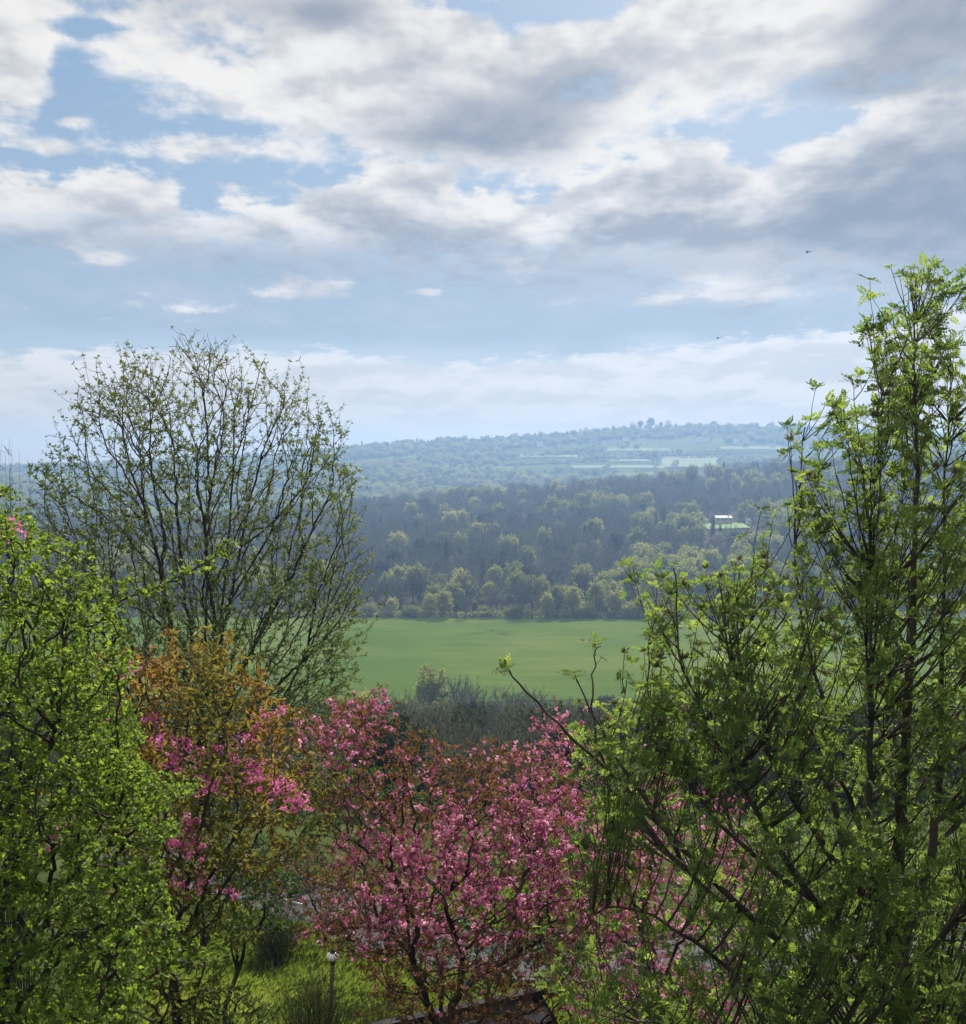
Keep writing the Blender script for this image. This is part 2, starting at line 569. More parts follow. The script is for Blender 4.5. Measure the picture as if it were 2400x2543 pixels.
def height(x, y):
    x, y = np.asarray(x, float), np.asarray(y, float)
    garden = -7.5 - 0.15 * y
    slope = -13.5 - (y - 40) * 0.205
    z = np.where(y < 40, garden, slope)
    valley = -58.5 + 0 * y
    z = np.maximum(z, valley) + 0.9 * smoothstep(60, 140, y) * fbm(x, y, 40) * (1 - smoothstep(240, 280, y))
    hump = 0.9 * np.exp(-(((x - 3) / 14) ** 2 + ((y - 418) / 12) ** 2)) * (0.6 + fbm(x, y, 3.2)) + 0.6 * np.exp(-(((x + 1) / 12) ** 2 + ((y - 392) / 4) ** 2))
    z = z + hump + 0.35 * fbm(x, y, 60) * smoothstep(280, 330, y)
    zc = np.clip(-39 + 0.089 * (x + 110), -52, 6)
    t = smoothstep(455, 1120, y)
    t2 = np.clip((y - 470) / (1060 - 470), 0, 1)
    wood = -58.5 + (zc + 58.5) * (0.35 * t + 0.65 * t2) + 3.0 * smoothstep(480, 620, y) * fbm(x, y, 70)
    z = np.where(y > 455, wood, z)
    drop = smoothstep(1080, 1330, y)
    z = z * (1 - drop) + np.minimum(z, -48) * drop
    cr = np.interp(x, CREST[:, 0], CREST[:, 1])
    s = np.clip((y - 1340) / (2330 - 1340), 0, 1)
    hill = -48 + (cr + 48) * (0.72 * s + 0.28 * s ** 3) + 5 * np.sin(s * np.pi) * fbm(x, y, 150)
    z = np.where(y > 1340, hill, z)
    z = np.where(y > 2330, cr - (y - 2330) * 0.05, z)
    return z


def ground_hit(xd, yd, y0=20.0, y1=2400.0):
    ys = np.linspace(y0, y1, 6000)
    p = at_np(np.full_like(ys, xd), np.full_like(ys, yd), ys)
    below = p[:, 2] <= height(p[:, 0], p[:, 1])
    k = int(np.argmax(below)) if below.any() else len(ys) - 1
    return Vector((p[k, 0], p[k, 1], float(height(p[k, 0], p[k, 1]))))


ROAD = np.array([(-13, 41), (-8.5, 36.5), (-5.2, 33.2), (-3.0, 30.6), (-1.2, 28.2), (0.4, 27.0), (2.5, 26.6), (6.5, 27.6), (13, 30)], float)

m, nt, out = new_mat('ground_turf')
pos = objpos(nt)
sp = nt.nodes.new('ShaderNodeSeparateXYZ'); nt.links.new(pos, sp.inputs[0])
py = S(nt, sp.outputs[1]); px_ = S(nt, sp.outputs[0])
n_big = noise(nt, pos, 0.02, 5.0, 0.6)
n_mid = noise(nt, pos, 0.35, 5.0, 0.6)
turf = mixcol(nt, n_mid.smooth(0.3, 0.7), (.036, .056, .018), (.070, .085, .030))
wood_floor = mixcol(nt, n_mid.smooth(0.3, 0.7), (.055, .050, .032), (.085, .085, .045))
vor = nt.nodes.new('ShaderNodeTexVoronoi')
mp = nt.nodes.new('ShaderNodeMapping'); mp.inputs['Scale'].default_value = (0.006, 0.013, 0); mp.inputs['Rotation'].default_value = (0, 0, 0.2)
nt.links.new(pos, mp.inputs[0]); nt.links.new(mp.outputs[0], vor.inputs['Vector']); vor.inputs['Scale'].default_value = 1.0
vs_ = nt.nodes.new('ShaderNodeSeparateColor'); nt.links.new(vor.outputs['Color'], vs_.inputs[0])
past = ramp(nt, S(nt, vs_.outputs[0]), [(0, (.06, .085, .030)), (.45, (.09, .125, .035)), (.8, (.13, .175, .045)), (1, (.17, .20, .06))])
past = mixcol(nt, noise(nt, pos, 0.05, 5.0, 0.65).smooth(0.45, 0.75) * 0.6, past, (.055, .07, .035))
c1 = mixcol(nt, py.smooth(455, 475), turf, wood_floor)
c2 = mixcol(nt, py.smooth(1180, 1300), c1, past)
p = principled(nt, c2, 1.0, 0.0)
nt.links.new(p.outputs[0], out.inputs[0])
M['ground'] = m

yr = np.concatenate([np.linspace(-70, 60, 66), np.linspace(63, 290, 60), np.linspace(294, 500, 70), np.linspace(508, 1120, 60), np.linspace(1135, 2330, 60), np.linspace(2400, 3900, 14)])
sx = np.linspace(-1, 1, 161)
XX = sx[None] * (90 + 0.72 * np.maximum(yr, 0))[:, None]
YY = np.repeat(yr[:, None], 161, 1)
ZZ = height(XX, YY)
nr, nc = XX.shape
g = MB()
ii = np.arange(nr - 1)[:, None] * nc + np.arange(nc - 1)[None]
g.add(np.stack([XX, YY, ZZ], -1), quads=np.stack([ii, ii + 1, ii + nc + 1, ii + nc], -1).reshape(-1, 4), smooth=True)
tag(g.build('ground', M['ground']), 'grassy valley side and far hills under the trees', kind='structure')

# the big green field on the valley floor
m, nt, out = new_mat('field_crop')
pos = objpos(nt)
mp = nt.nodes.new('ShaderNodeMapping'); mp.inputs['Rotation'].default_value = (0, 0, 0.12); mp.inputs['Scale'].default_value = (0.05, 1.0, 1)
nt.links.new(pos, mp.inputs[0])
rows = noise(nt, mp.outputs[0], 0.42, 3.0, 0.6)
patch = noise(nt, pos, 0.018, 5.0, 0.55)
fine = noise(nt, pos, 0.6, 6.0, 0.7)
c = mixcol(nt, patch.smooth(0.35, 0.65), (.072, .120, .018), (.120, .160, .030))
c = mixcol(nt, rows.smooth(0.42, 0.62) * 0.38, c, (.060, .110, .014))
c = mixcol(nt, fine.smooth(0.52, 0.75) * 0.35, c, (.15, .19, .04))
bare = noise(nt, pos, 0.045, 4.0, 0.6).smooth(0.60, 0.70)
sp = nt.nodes.new('ShaderNodeSeparateXYZ'); nt.links.new(pos, sp.inputs[0])
c = mixcol(nt, bare * S(nt, sp.outputs[1]).smooth(425, 452) * 0.6, c, (.16, .14, .08))
p = principled(nt, c, 1.0, 0.0)
bp = nt.nodes.new('ShaderNodeBump'); bp.inputs['Strength'].default_value = 0.6; bp.inputs['Distance'].default_value = 0.25
nt.links.new(fine.s, bp.inputs['Height']); nt.links.new(bp.outputs[0], p.inputs['Normal'])
nt.links.new(p.outputs[0], out.inputs[0])
M['field'] = m
fx = np.linspace(-300, 270, 230)
ft = np.linspace(0, 1, 120)
FX = np.repeat(fx[None], 120, 0)
FY = (292 + 6 * np.sin(fx / 50))[None] + ft[:, None] * ((459 - 0.03 * fx) - (292 + 6 * np.sin(fx / 50)))[None]
f_ = MB()
ii = np.arange(119)[:, None] * 230 + np.arange(229)[None]
f_.add(np.stack([FX, FY, height(FX, FY) + 0.12], -1), quads=np.stack([ii, ii + 1, ii + 231, ii + 230], -1).reshape(-1, 4), smooth=True)
tag(f_.build('field', M['field']), 'wide sunlit green field on the valley floor', kind='structure')


# ------------------------------------------------------------------ growing trees
def grow(stems, targets, bf=0.25, ka=0.8, seed=0):
    """Stems are hand-laid limbs (list of (points, radius hint)); targets are joined to them one by one by the cheapest path
    that keeps growing forwards. Returns positions, parents."""
    P, par, D, path = [], [], [], []

    def addn(p, parent):
        P.append(p); par.append(parent)
        if parent >= 0:
            d = p - P[parent]; l = np.linalg.norm(d) + 1e-9
            D.append(d / l); path.append(path[parent] + l)
        else:
            D.append(np.array([0, 0, 1.0])); path.append(0.0)
        return len(P) - 1

    for pts in stems:
        pts = np.asarray(pts, float)
        if P:
            A = np.array(P)
            k = int(np.argmin(((A - pts[0]) ** 2).sum(1)))
            prev = k
            pts = pts[1:] if np.linalg.norm(A[k] - pts[0]) < 0.6 else pts
        else:
            prev = -1
        for p in pts:
            prev = addn(p, prev)
    T = np.asarray(targets, float)
    n = len(T)
    best = np.full(n, 1e9); bpar = np.zeros(n, int)

    def relax(i):
        d = T - P[i]
        L = np.sqrt((d * d).sum(1)) + 1e-6
        c = L * (1 + ka * (1 - (d @ D[i]) / L)) + bf * path[i]
        b = c < best
        best[b] = c[b]; bpar[b] = i

    for i in range(len(P)):
        relax(i)
    done = np.zeros(n, bool)
    for _ in range(n):
        j = int(np.argmin(np.where(done, 1e9, best)))
        done[j] = True
        k = addn(T[j], int(bpar[j]))
        best[j] = 1e9
        relax(k)
    return np.array(P), np.array(par)


def finish(P, par, r_tip, power, r_max, rng, crook=0.0, smooth_it=2):
    n = len(P)
    tips = np.zeros(n)
    kids = [[] for _ in range(n)]
    for i in range(n):
        if par[i] >= 0:
            kids[par[i]].append(i)
    order = np.arange(n)[::-1]      # parents always precede children
    for i in order:
        if not kids[i]:
            tips[i] = 1
        if par[i] >= 0:
            tips[par[i]] += tips[i]
    main = np.full(n, -1)
    for i in range(n):
        if kids[i]:
            main[i] = max(kids[i], key=lambda c: tips[c])
    P = P.copy()
    for _ in range(smooth_it):
        Q = P.copy()
        sel = (par >= 0) & (main >= 0)
        Q[sel] = 0.5 * P[sel] + 0.25 * (P[par[sel]] + P[main[sel]])
        P = Q
    rad = np.minimum(r_tip * tips ** power, r_max)
    chains = []
    for i in range(n):
        if par[i] < 0 or main[par[i]] != i:
            ch = [par[i]] if par[i] >= 0 else []
            k = i
            while k >= 0:
                ch.append(k); k = main[k]
            chains.append(ch)
    return P, rad, tips, chains, main


def branch_mesh(mb, P, rad, chains, rng, crook=0.02, r_min_draw=0.0, sides=(3, 4, 6, 9), mat=0):
    for ch in chains:
        p = P[ch]; r = rad[ch].copy()
        if len(ch) > 1:
            r[0] = min(r[0], r[1] * 1.25)
        if len(p) < 2 or r.max() < r_min_draw:
            continue
        # subdivide with midpoints pulled off the straight line
        seg = np.linalg.norm(np.diff(p, axis=0), axis=1, keepdims=True)
        mid = 0.5 * (p[1:] + p[:-1]) + rng.normal(0, crook, (len(p) - 1, 3)) * seg
        pp = np.empty((2 * len(p) - 1, 3)); pp[0::2] = p; pp[1::2] = mid
        rr = np.empty(2 * len(p) - 1); rr[0::2] = r; rr[1::2] = 0.5 * (r[1:] + r[:-1])
        rr[-1] *= 0.55
        m_ = r.max()
        s = sides[0] if m_ < 0.006 else sides[1] if m_ < 0.02 else sides[2] if m_ < 0.06 else sides[3]
        mb.tube(pp, rr, s, mat, cap=False)


def in_poly(poly, x, y):
    c = np.zeros(len(x), bool)
    n = len(poly)
    for i in range(n):
        x1, y1 = poly[i]; x2, y2 = poly[(i + 1) % n]
        hit = ((y1 > y) != (y2 > y)) & (x < (x2 - x1) * (y - y1) / (y2 - y1 + 1e-9) + x1)
        c ^= hit
    return c


def edge_dist(poly, x, y):
    d = np.full(len(x), 1e9)
    n = len(poly)
    for i in range(n):
        a = np.array(poly[i], float); b = np.array(poly[(i + 1) % n], float)
        ab = b - a
        t = np.clip(((x - a[0]) * ab[0] + (y - a[1]) * ab[1]) / (ab @ ab + 1e-9), 0, 1)
        d = np.minimum(d, np.hypot(x - a[0] - t * ab[0], y - a[1] - t * ab[1]))
    return d


def crown_points(poly, Y, depth, n, rng, round_px=None, shell=0.0, holes=()):
    """n points through the volume of a crown: its outline, as deep as it is round."""
    poly = [tuple(p) for p in poly]
    A = np.array(poly, float)
    lo, hi = A.min(0), A.max(0)
    out = []
    total = 0
    while total < n:
        x = rng.uniform(lo[0], hi[0], 4 * n); y = rng.uniform(lo[1], hi[1], 4 * n)
        k = in_poly(poly, x, y)
        for (hx, hy, hr) in holes:
            k &= ((x - hx) ** 2 + (y - hy) ** 2) > hr * hr * rng.uniform(.5, 1.2, len(x))
        x, y = x[k], y[k]
        e = edge_dist(poly, x, y)
        rp = round_px or e.max()
        t = np.clip(e / rp, 0, 1)
        half = depth * np.sqrt(np.clip(1 - (1 - t) ** 2, 0, 1)) + 0.03 * depth
        w = rng.uniform(-1, 1, len(x))
        w = np.sign(w) * np.abs(w) ** (1 - shell)
        out.append(at_np(x, y, Y + w * half))
        total += len(x)
    return np.concatenate(out)[:n]


def clumped(poly, Y, depth, n, nc, sig, rng, round_px=None, shell=.2, weight=None):
    """Like crown_points, but gathered into shoots and sprays so that the crown has gaps and a ragged edge."""
    c = crown_points(poly, Y, depth, nc, rng, round_px, shell)
    if weight is not None:
        u, v = project(c)
        c = c[rng.random(len(c)) < weight(u * 1876 / W, v * 1876 / W)]
    size = rng.uniform(.5, 1.5, len(c))
    k = rng.choice(len(c), n, p=size / size.sum())
    return c[k] + rng.normal(0, 1, (n, 3)) * np.array(sig) * size[k][:, None] ** .5


def frames(dirs, rng, jitter=0.0, roll=None):
    """Rotation matrices whose local +Y points along dirs, rolled at random (or with local +Z as near up as can be)."""
    d = dirs + rng.normal(0, jitter, dirs.shape) if jitter else dirs.copy()
    d /= np.linalg.norm(d, axis=1, keepdims=True) + 1e-9
    if roll == 'up':
        ref = np.tile([0, 0, 1.0], (len(d), 1)) + rng.normal(0, 0.35, d.shape)
    else:
        ref = rng.normal(0, 1, d.shape)
    x = np.cross(d, ref); x /= np.linalg.norm(x, axis=1, keepdims=True) + 1e-9
    z = np.cross(x, d)
    return np.stack([x, d, z], -1)


def twig_sites(P, par, tips, max_tips, spacing, rng):
    """Points and directions along the thin twigs, about one every `spacing` metres."""
    sel = np.where((tips <= max_tips) & (par >= 0))[0]
    a, b = P[par[sel]], P[sel]
    L = np.linalg.norm(b - a, axis=1)
    k = np.maximum(1, np.round(L / spacing)).astype(int)
    idx = np.repeat(np.arange(len(sel)), k)
    t = rng.uniform(0.05, 1, len(idx))
    first = np.concatenate([[True], idx[1:] != idx[:-1]])
    t[first] = 1.0
    d = (b - a) / (L[:, None] + 1e-9)
    return a[idx] + (b - a)[idx] * t[:, None], d[idx], sel[idx]


# ---- leaf templates: (vertices, triangles[, brightness offset])
def blade(pts_w, droop=0.0, fold=0.15):
    """Leaf along +Y from (y, half width) pairs, folded along the midrib."""
    v, t = [], []
    for (y, w) in pts_w:
        z = -droop * y * y
        v += [(-w, y, z + fold * w), (0, y, z), (w, y, z + fold * w)]
    for i in range(len(pts_w) - 1):
        o = i * 3
        t += [(o, o + 1, o + 4), (o, o + 4, o + 3), (o + 1, o + 2, o + 5), (o + 1, o + 5, o + 4)]
    v, t = np.array(v, float), np.array(t)
    keep = [k for k in range(len(t)) if np.linalg.norm(np.cross(v[t[k][1]] - v[t[k][0]], v[t[k][2]] - v[t[k][0]])) > 1e-7]
    return v, t[keep]


def rot_xyz(rx, ry, rz):
    return np.array(Matrix.Rotation(rz, 3, 'Z') @ Matrix.Rotation(ry, 3, 'Y') @ Matrix.Rotation(rx, 3, 'X'))


def join(parts):
    V, T, n = [], [], 0
    for v, t in parts:
        V.append(v); T.append(t + n); n += len(v)
    return np.concatenate(V), np.concatenate(T)


def diamond(l, w, fold=0.2):
    return np.array([(0, 0, 0), (-w, l * .45, fold * w), (0, l, -l * .08), (w, l * .45, fold * w)], float), np.array([(0, 2, 1), (0, 3, 2)])


def pinnate(rng, pairs=6, droop=0.35):
    """One rowan leaf, length 1 along +Y."""
    parts = []
    dv, dt = diamond(.40, .125, .12)
    for k in range(pairs):
        y = .20 + .72 * k / pairs
        s = (1 - .35 * abs(k / (pairs - 1) - .45))
        for sd_ in (-1, 1):
            Rm = rot_xyz(rng.normal(-.12, .12), rng.normal(0, .16), sd_ * rng.uniform(-1.15, -.9))
            parts.append(((dv * s) @ Rm.T + np.array([0, y, -droop * y * y]), dt))
    parts.append((dv * .85 + np.array([0, .86, -droop * .75]), dt))
    parts.append((np.array([(-.008, 0, 0), (.008, 0, 0), (0, .95, -droop * .9)]), np.array([(0, 1, 2)])))
    return join(parts)


def rosette(rng, n, lift=(0.2, 1.0), pairs=5):
    """Leaves opening from a shoot tip; axis +Y, mean leaf length 1."""
    parts = []
    for k in range(n):
        v, t = pinnate(rng, pairs, rng.uniform(-.65, -.15))
        s = rng.uniform(.65, 1.15)
        tilt = rng.uniform(*lift)           # angle away from the axis
        Rm = rot_xyz(0, k * 2.4 + rng.uniform(-.4, .4), 0) @ rot_xyz(tilt, 0, 0)
        parts.append(((v * s) @ Rm.T, t))
    return join(parts)


def leaf_tuft(rng, n, prof, lift=(.3, 1.3), droop=(.1, .5), fold=.2):
    """n small leaves (outline fans) opening round +Y."""
    parts = []
    m_ = len(prof)
    fan = np.array([(0, k + 1, k) for k in range(1, m_ - 1)])
    for k in range(n):
        v = prof.copy()
        v[:, 2] += rng.uniform(*droop) * v[:, 1] ** 2
        Rm = rot_xyz(0, k * 2.4 + rng.uniform(-.5, .5), 0) @ rot_xyz(rng.uniform(*lift), 0, 0) @ rot_xyz(0, rng.normal(0, .5), 0)
        parts.append(((v * rng.uniform(.6, 1.15)) @ Rm.T + rng.normal(0, .06, 3), fan))
    return join(parts)


def blossom_ball(rng, flowers, petals, spread=.42):
    parts = []
    for k in range(flowers):
        d = rng.normal(0, 1, 3); d /= np.linalg.norm(d)
        c = d * spread * rng.uniform(.55, 1.1)
        B = frames(d[None], rng)[0]
        for j in range(petals):
            a = j * 2 * math.pi / petals + rng.uniform(-.3, .3)
            up = rng.uniform(.25, .9)
            ax = np.array([math.cos(a) * math.cos(up), math.sin(up), math.sin(a) * math.cos(up)])
            sd_ = np.array([-math.sin(a), 0, math.cos(a)])
            L, w = rng.uniform(.20, .30), rng.uniform(.08, .12)
            q = np.array([ax * .02, ax * L * .7 - sd_ * w, ax * L + np.array([0, -.04, 0]), ax * L * .7 + sd_ * w])
            parts.append((q @ B.T + c, np.array([(0, 1, 2), (0, 2, 3)])))
    return join(parts)


HAW = np.array([(0, 0, 0), (-.44, .42, .10), (-.26, .80, .06), (0, 1.0, -.04), (.30, .72, .06), (.44, .36, .10)])
CHERRY = np.array([(0, 0, 0), (-.15, .28, .06), (-.17, .62, .05), (0, 1.0, -.10), (.17, .62, .05), (.15, .28, .06)])
OVAL = np.array([(0, 0, 0), (-.24, .3, .08), (-.22, .68, .06), (0, 1.0, -.06), (.22, .68, .06), (.24, .3, .08)])


def split_scatter(mb, variants, pos, rot, scale, rng, mat=0, rnd=None):
    k = rng.integers(0, len(variants), len(pos))
    if rnd is None:
        rnd = rng.random(len(pos))
    for i, tm in enumerate(variants):
        s = k == i
        mb.scatter(tm, pos[s], rot[s], scale[s], mat, rnd[s])


def limb(pts, Ys, n_sub=4):
    """Hand-laid limb: picture points with their depths, smoothed."""
    p = np.array([at(x, y, Y) for (x, y), Y in zip(pts, Ys)])
    out_ = []
    m_ = len(p)
    for i in range(m_ - 1):
        p0, p1, p2, p3 = p[max(i - 1, 0)], p[i], p[i + 1], p[min(i + 2, m_ - 1)]
        for k in range(n_sub):
            t = k / n_sub
            out_.append(0.5 * (2 * p1 + (p2 - p0) * t + (2 * p0 - 5 * p1 + 4 * p2 - p3) * t * t + (3 * p1 - p0 - 3 * p2 + p3) * t ** 3))
    out_.append(p[-1])
    return np.array(out_)


def to_ground(p, sink=0.15):
    return np.array([p[0], p[1], float(height(p[0], p[1])) - sink])

# ------------------------------------------------------------------ far things: wood, hedgerow trees, far hill
def wood_variant(kind, seed):
    """A tree about 15 m tall standing on the origin; returns trunk and crown meshes."""
    rng = np.random.default_rng(seed)
    Ht = 15.0
    if kind == 'poplar':
        rx, cz, rz_, n = 2.6, 9.0, 7.0, 220
    elif kind == 'conifer':
        rx, cz, rz_, n = 2.6, 7.5, 7.3, 160
    elif kind == 'bush':
        rx, cz, rz_, n = 4.2, 3.2, 3.0, 160
    else:
        rx, cz, rz_, n = rng.uniform(4.6, 5.6), 9.2, 6.0, 260
    d = rng.normal(0, 1, (n, 3)); d /= np.linalg.norm(d, axis=1, keepdims=True)
    rr = rng.uniform(.15, 1, (n, 1)) ** .5
    lob = 1 + .20 * np.sin(3 * np.arctan2(d[:, 1], d[:, 0]) + seed)[:, None] * rng.uniform(.5, 1.2)
    T = d * rr * lob * np.array([rx, rx, rz_]) + np.array([0, 0, cz])
    if kind == 'conifer':
        k = np.clip((15 - T[:, 2]) / 13, 0.05, 1)
        T[:, :2] *= k[:, None]
    T[:, 2] = np.maximum(T[:, 2], 0.6 if kind == 'bush' else 2.2)
    hgt = cz + rz_ * .4
    st = np.array([(0, 0, -.6), (.05, 0, hgt * .25), (rng.normal(0, .3), rng.normal(0, .3), hgt * .5), (rng.normal(0, .5), rng.normal(0, .5), hgt * .8), (0, 0, hgt)])
    if kind == 'bush':
        st = np.array([(0, 0, -.3), (.05, 0, .5), (.1, .1, 1.5), (.1, .2, 3)])
    P, par = grow([st], T, .35, .7)
    P, rad, tips, chains, main = finish(P, par, .045, .46, .42, rng)
    tb = MB()
    branch_mesh(tb, P, rad, chains, rng, .05, 0.0, (3, 3, 3, 6))
    cb = MB()
    s_pos, s_dir, _ = twig_sites(P, par, tips, 6, .75 if kind == 'bare' else .55, rng)
    if kind == 'bare':
        k = 4
        pos = np.repeat(s_pos, k, 0); dr = np.repeat(s_dir, k, 0)
        dr = dr + rng.normal(0, .55, dr.shape) + np.array([0, 0, .25])
        tm = (np.array([(-.5, 0, 0), (.5, 0, 0), (.15, 1, .0)]) * np.array([.085, 1, 1]), np.array([(0, 1, 2)]))
        cb.scatter(tm, pos, frames(dr, rng), rng.uniform(.7, 1.7, len(pos)), 0, rng.random(len(pos)))
        mat = M['wood_bare']
    else:
        k = {'conifer': 6, 'bush': 22}.get(kind, 7)
        pos = np.repeat(s_pos, k, 0) + rng.normal(0, .42, (len(s_pos) * k, 3))
        tm = (np.array([(-.5, -.35, 0), (.45, -.5, .08), (.5, .4, 0), (-.35, .5, -.08)]), np.array([(0, 1, 2), (0, 2, 3)]))
        cb.scatter(tm, pos, frames(rng.normal(0, 1, pos.shape), rng), rng.uniform(.28, .62, len(pos)) * (.5 if kind == 'bush' else 1), 0, rng.random(len(pos)))
        mat = {'leafy': M['wood_green'], 'poplar': M['wood_green'], 'bush': M['wood_green'], 'conifer': M['wood_dark'], 'ivy': M['wood_dark'],
               'blossom': M['wood_blossom']}[kind]
    return tb.mesh(kind + '_trunk', M['bark_wood']), cb.mesh(kind + '_crown', mat)


VARS = {}
for kind, cnt in (('bare', 4), ('leafy', 3), ('poplar', 1), ('conifer', 1), ('ivy', 1), ('bush', 2), ('blossom', 1)):
    VARS[kind] = [wood_variant(kind, 11 * i + len(kind) * 3 + 5) for i in range(cnt)]

ORD = ['first', 'second', 'third', 'fourth', 'fifth', 'sixth', 'seventh', 'eighth', 'ninth', 'tenth', 'eleventh', 'twelfth', 'thirteenth', 'fourteenth',
       'fifteenth', 'sixteenth', 'seventeenth', 'eighteenth', 'nineteenth', 'twentieth', 'twenty-first', 'twenty-second', 'twenty-third', 'twenty-fourth'] + ['twenty-%s' % w for w in 'fifth sixth seventh eighth ninth'.split()] + ['thirtieth'] + ['thirty-%s' % w for w in 'first second third fourth fifth sixth seventh eighth ninth'.split()] + ['fortieth'] + ['forty-%s' % w for w in 'first second third fourth fifth sixth seventh eighth ninth'.split()]


def far_tree(name, kind, var, loc, scale, rz, label, cat, group=None, sxy=1.0):
    root = empty(name, loc, rz)
    root.scale = (scale * sxy, scale * sxy, scale)
    tm, cm = VARS[kind][var % len(VARS[kind])]
    for nm, me in (('trunk', tm), ('crown', cm)):
        o = bpy.data.objects.new(nm, me)
        COL.objects.link(o)
        o.parent = root
    return tag(root, label, cat, group)


def scatter_stuff(name, label, items):
    """items: (kind, var, loc, scale, rz) -> one object, instanced by geometry nodes."""
    keys = sorted({(k, v) for k, v, *_ in items})
    me = bpy.data.meshes.new(name)
    me.from_pydata([tuple(i[2]) for i in items], [], [])
    for nm, ty, vals in (('pick', 'INT', [keys.index((i[0], i[1])) for i in items]), ('size', 'FLOAT', [i[3] for i in items]), ('turn', 'FLOAT', [i[4] for i in items])):
        a = me.attributes.new(nm, ty, 'POINT')
        a.data.foreach_set('value', vals)
    o = bpy.data.objects.new(name, me)
    COL.objects.link(o)
    ng = bpy.data.node_groups.new(name, 'GeometryNodeTree')
    ng.interface.new_socket('Geometry', in_out='INPUT', socket_type='NodeSocketGeometry')
    ng.interface.new_socket('Geometry', in_out='OUTPUT', socket_type='NodeSocketGeometry')
    gi = ng.nodes.new('NodeGroupInput'); go = ng.nodes.new('NodeGroupOutput')
    jn = ng.nodes.new('GeometryNodeJoinGeometry')

    def named(nm, ty):
        n = ng.nodes.new('GeometryNodeInputNamedAttribute')
        n.data_type = ty
        n.inputs['Name'].default_value = nm
        return n.outputs['Attribute']
    pick, size, turn = named('pick', 'INT'), named('size', 'FLOAT'), named('turn', 'FLOAT')
    cx = ng.nodes.new('ShaderNodeCombineXYZ'); ng.links.new(turn, cx.inputs[2])
    for k, key in enumerate(keys):
        j2 = ng.nodes.new('GeometryNodeJoinGeometry')
        for src in STUFF_SRC[key]:
            oi = ng.nodes.new('GeometryNodeObjectInfo')
            oi.transform_space = 'ORIGINAL'
            oi.inputs['Object'].default_value = src
            ng.links.new(oi.outputs['Geometry'], j2.inputs[0])
        cmp_ = ng.nodes.new('FunctionNodeCompare'); cmp_.data_type = 'INT'; cmp_.operation = 'EQUAL'
        ng.links.new(pick, cmp_.inputs[2]); cmp_.inputs[3].default_value = k
        ip = ng.nodes.new('GeometryNodeInstanceOnPoints')
        ng.links.new(gi.outputs[0], ip.inputs['Points'])
        ng.links.new(cmp_.outputs[0], ip.inputs['Selection'])
        ng.links.new(j2.outputs[0], ip.inputs['Instance'])
        ng.links.new(cx.outputs[0], ip.inputs['Rotation'])
        ng.links.new(size, ip.inputs['Scale'])
        ng.links.new(ip.outputs[0], jn.inputs[0])
    ng.links.new(jn.outputs[0], go.inputs[0])
    md = o.modifiers.new('scatter', 'NODES')
    md.node_group = ng
    return tag(o, label, None, None, 'stuff')


rng = np.random.default_rng(77)
house_at = ground_hit(1400, 1018, 480, 1100)
# --- the wood on the far slope
spots = []
y = 486.0
while y < 1085:
    step = 11.5 + (y - 486) * 0.010
    xw = 0.46 * y + 70
    for x in np.arange(-xw, xw, 9.0):
        spots.append((x + rng.uniform(-4, 4), y + rng.uniform(-4.5, 4.5)))
    y += step
spots = np.array(spots)
hz = height(spots[:, 0], spots[:, 1])
tone = fbm(spots[:, 0], spots[:, 1], 38, 2.0)
litz = fbm(spots[:, 0], spots[:, 1], 55, 5.0)
dxh = spots[:, 0] - house_at.x
dyh = spots[:, 1] - house_at.y
keep = ~((np.abs(dxh) < 19) & (dyh > -62) & (dyh < 9)) & ~((np.abs(dxh) < 9) & (dyh > 0) & (dyh < 16))
items = []
for (x, yy), z, tn, lz, kp in zip(spots, hz, tone, litz, keep):
    if not kp:
        continue
    r = rng.random()
    near_house = math.hypot(x - house_at.x, (yy - house_at.y) * .5) < 60
    if near_house and yy < house_at.y + 10:
        kind = 'leafy' if r < .62 else 'poplar' if r < .72 else 'bare' if r < .92 else 'conifer'
    elif yy < 530 and r < .28:
        kind = 'leafy'
    elif tn > (.50 if x < 60 else .28):
        kind = 'leafy' if r < .60 else 'bare'
    elif tn < -.45:
        kind = 'ivy' if r < .30 else 'bare'
    else:
        kind = 'bare' if r < .87 else 'leafy' if r < .94 else 'ivy' if r < .97 else 'conifer'
    u, v = project((x, yy, z + 8))
    sc = rng.uniform(.58, 1.12) * (1.0 if kind != 'ivy' else .9)
    if abs(x - house_at.x) < 17 and -125 < yy - house_at.y < -8:
        sc = min(sc, (.10 * (house_at.y - yy) - 1.5) / 15)
        if sc < .25:
            continue
    items.append([kind, int(rng.integers(0, len(VARS[kind]))), (x, yy, z), sc, rng.uniform(0, 6.28), u, v, yy])
shown = sorted([i for i in items if 345 < i[5] < 800], key=lambda i: i[7])
chosen = shown[:285]
pick = {id(i) for i in chosen}
rows_w = {}
for q_, i in enumerate(chosen):
    rows_w.setdefault((q_ // 19, i[0]), []).append(i)
place_txt = {}
for (rw, kd), lst in rows_w.items():
    for j_, i in enumerate(sorted(lst, key=lambda t: t[5])):
        place_txt[id(i)] = (rw, j_)
WOOD_TXT = {'bare': ('bare_tree', 'bare grey-brown tree'),
            'leafy': ('leafing_tree', 'rounded pale leafing tree'),
            'poplar': ('poplar_tree', 'tall narrow pale green tree'),
            'conifer': ('conifer_tree', 'narrow dark conifer'),
            'ivy': ('evergreen_tree', 'dark ivy-covered tree')}
STUFF_SRC = {}
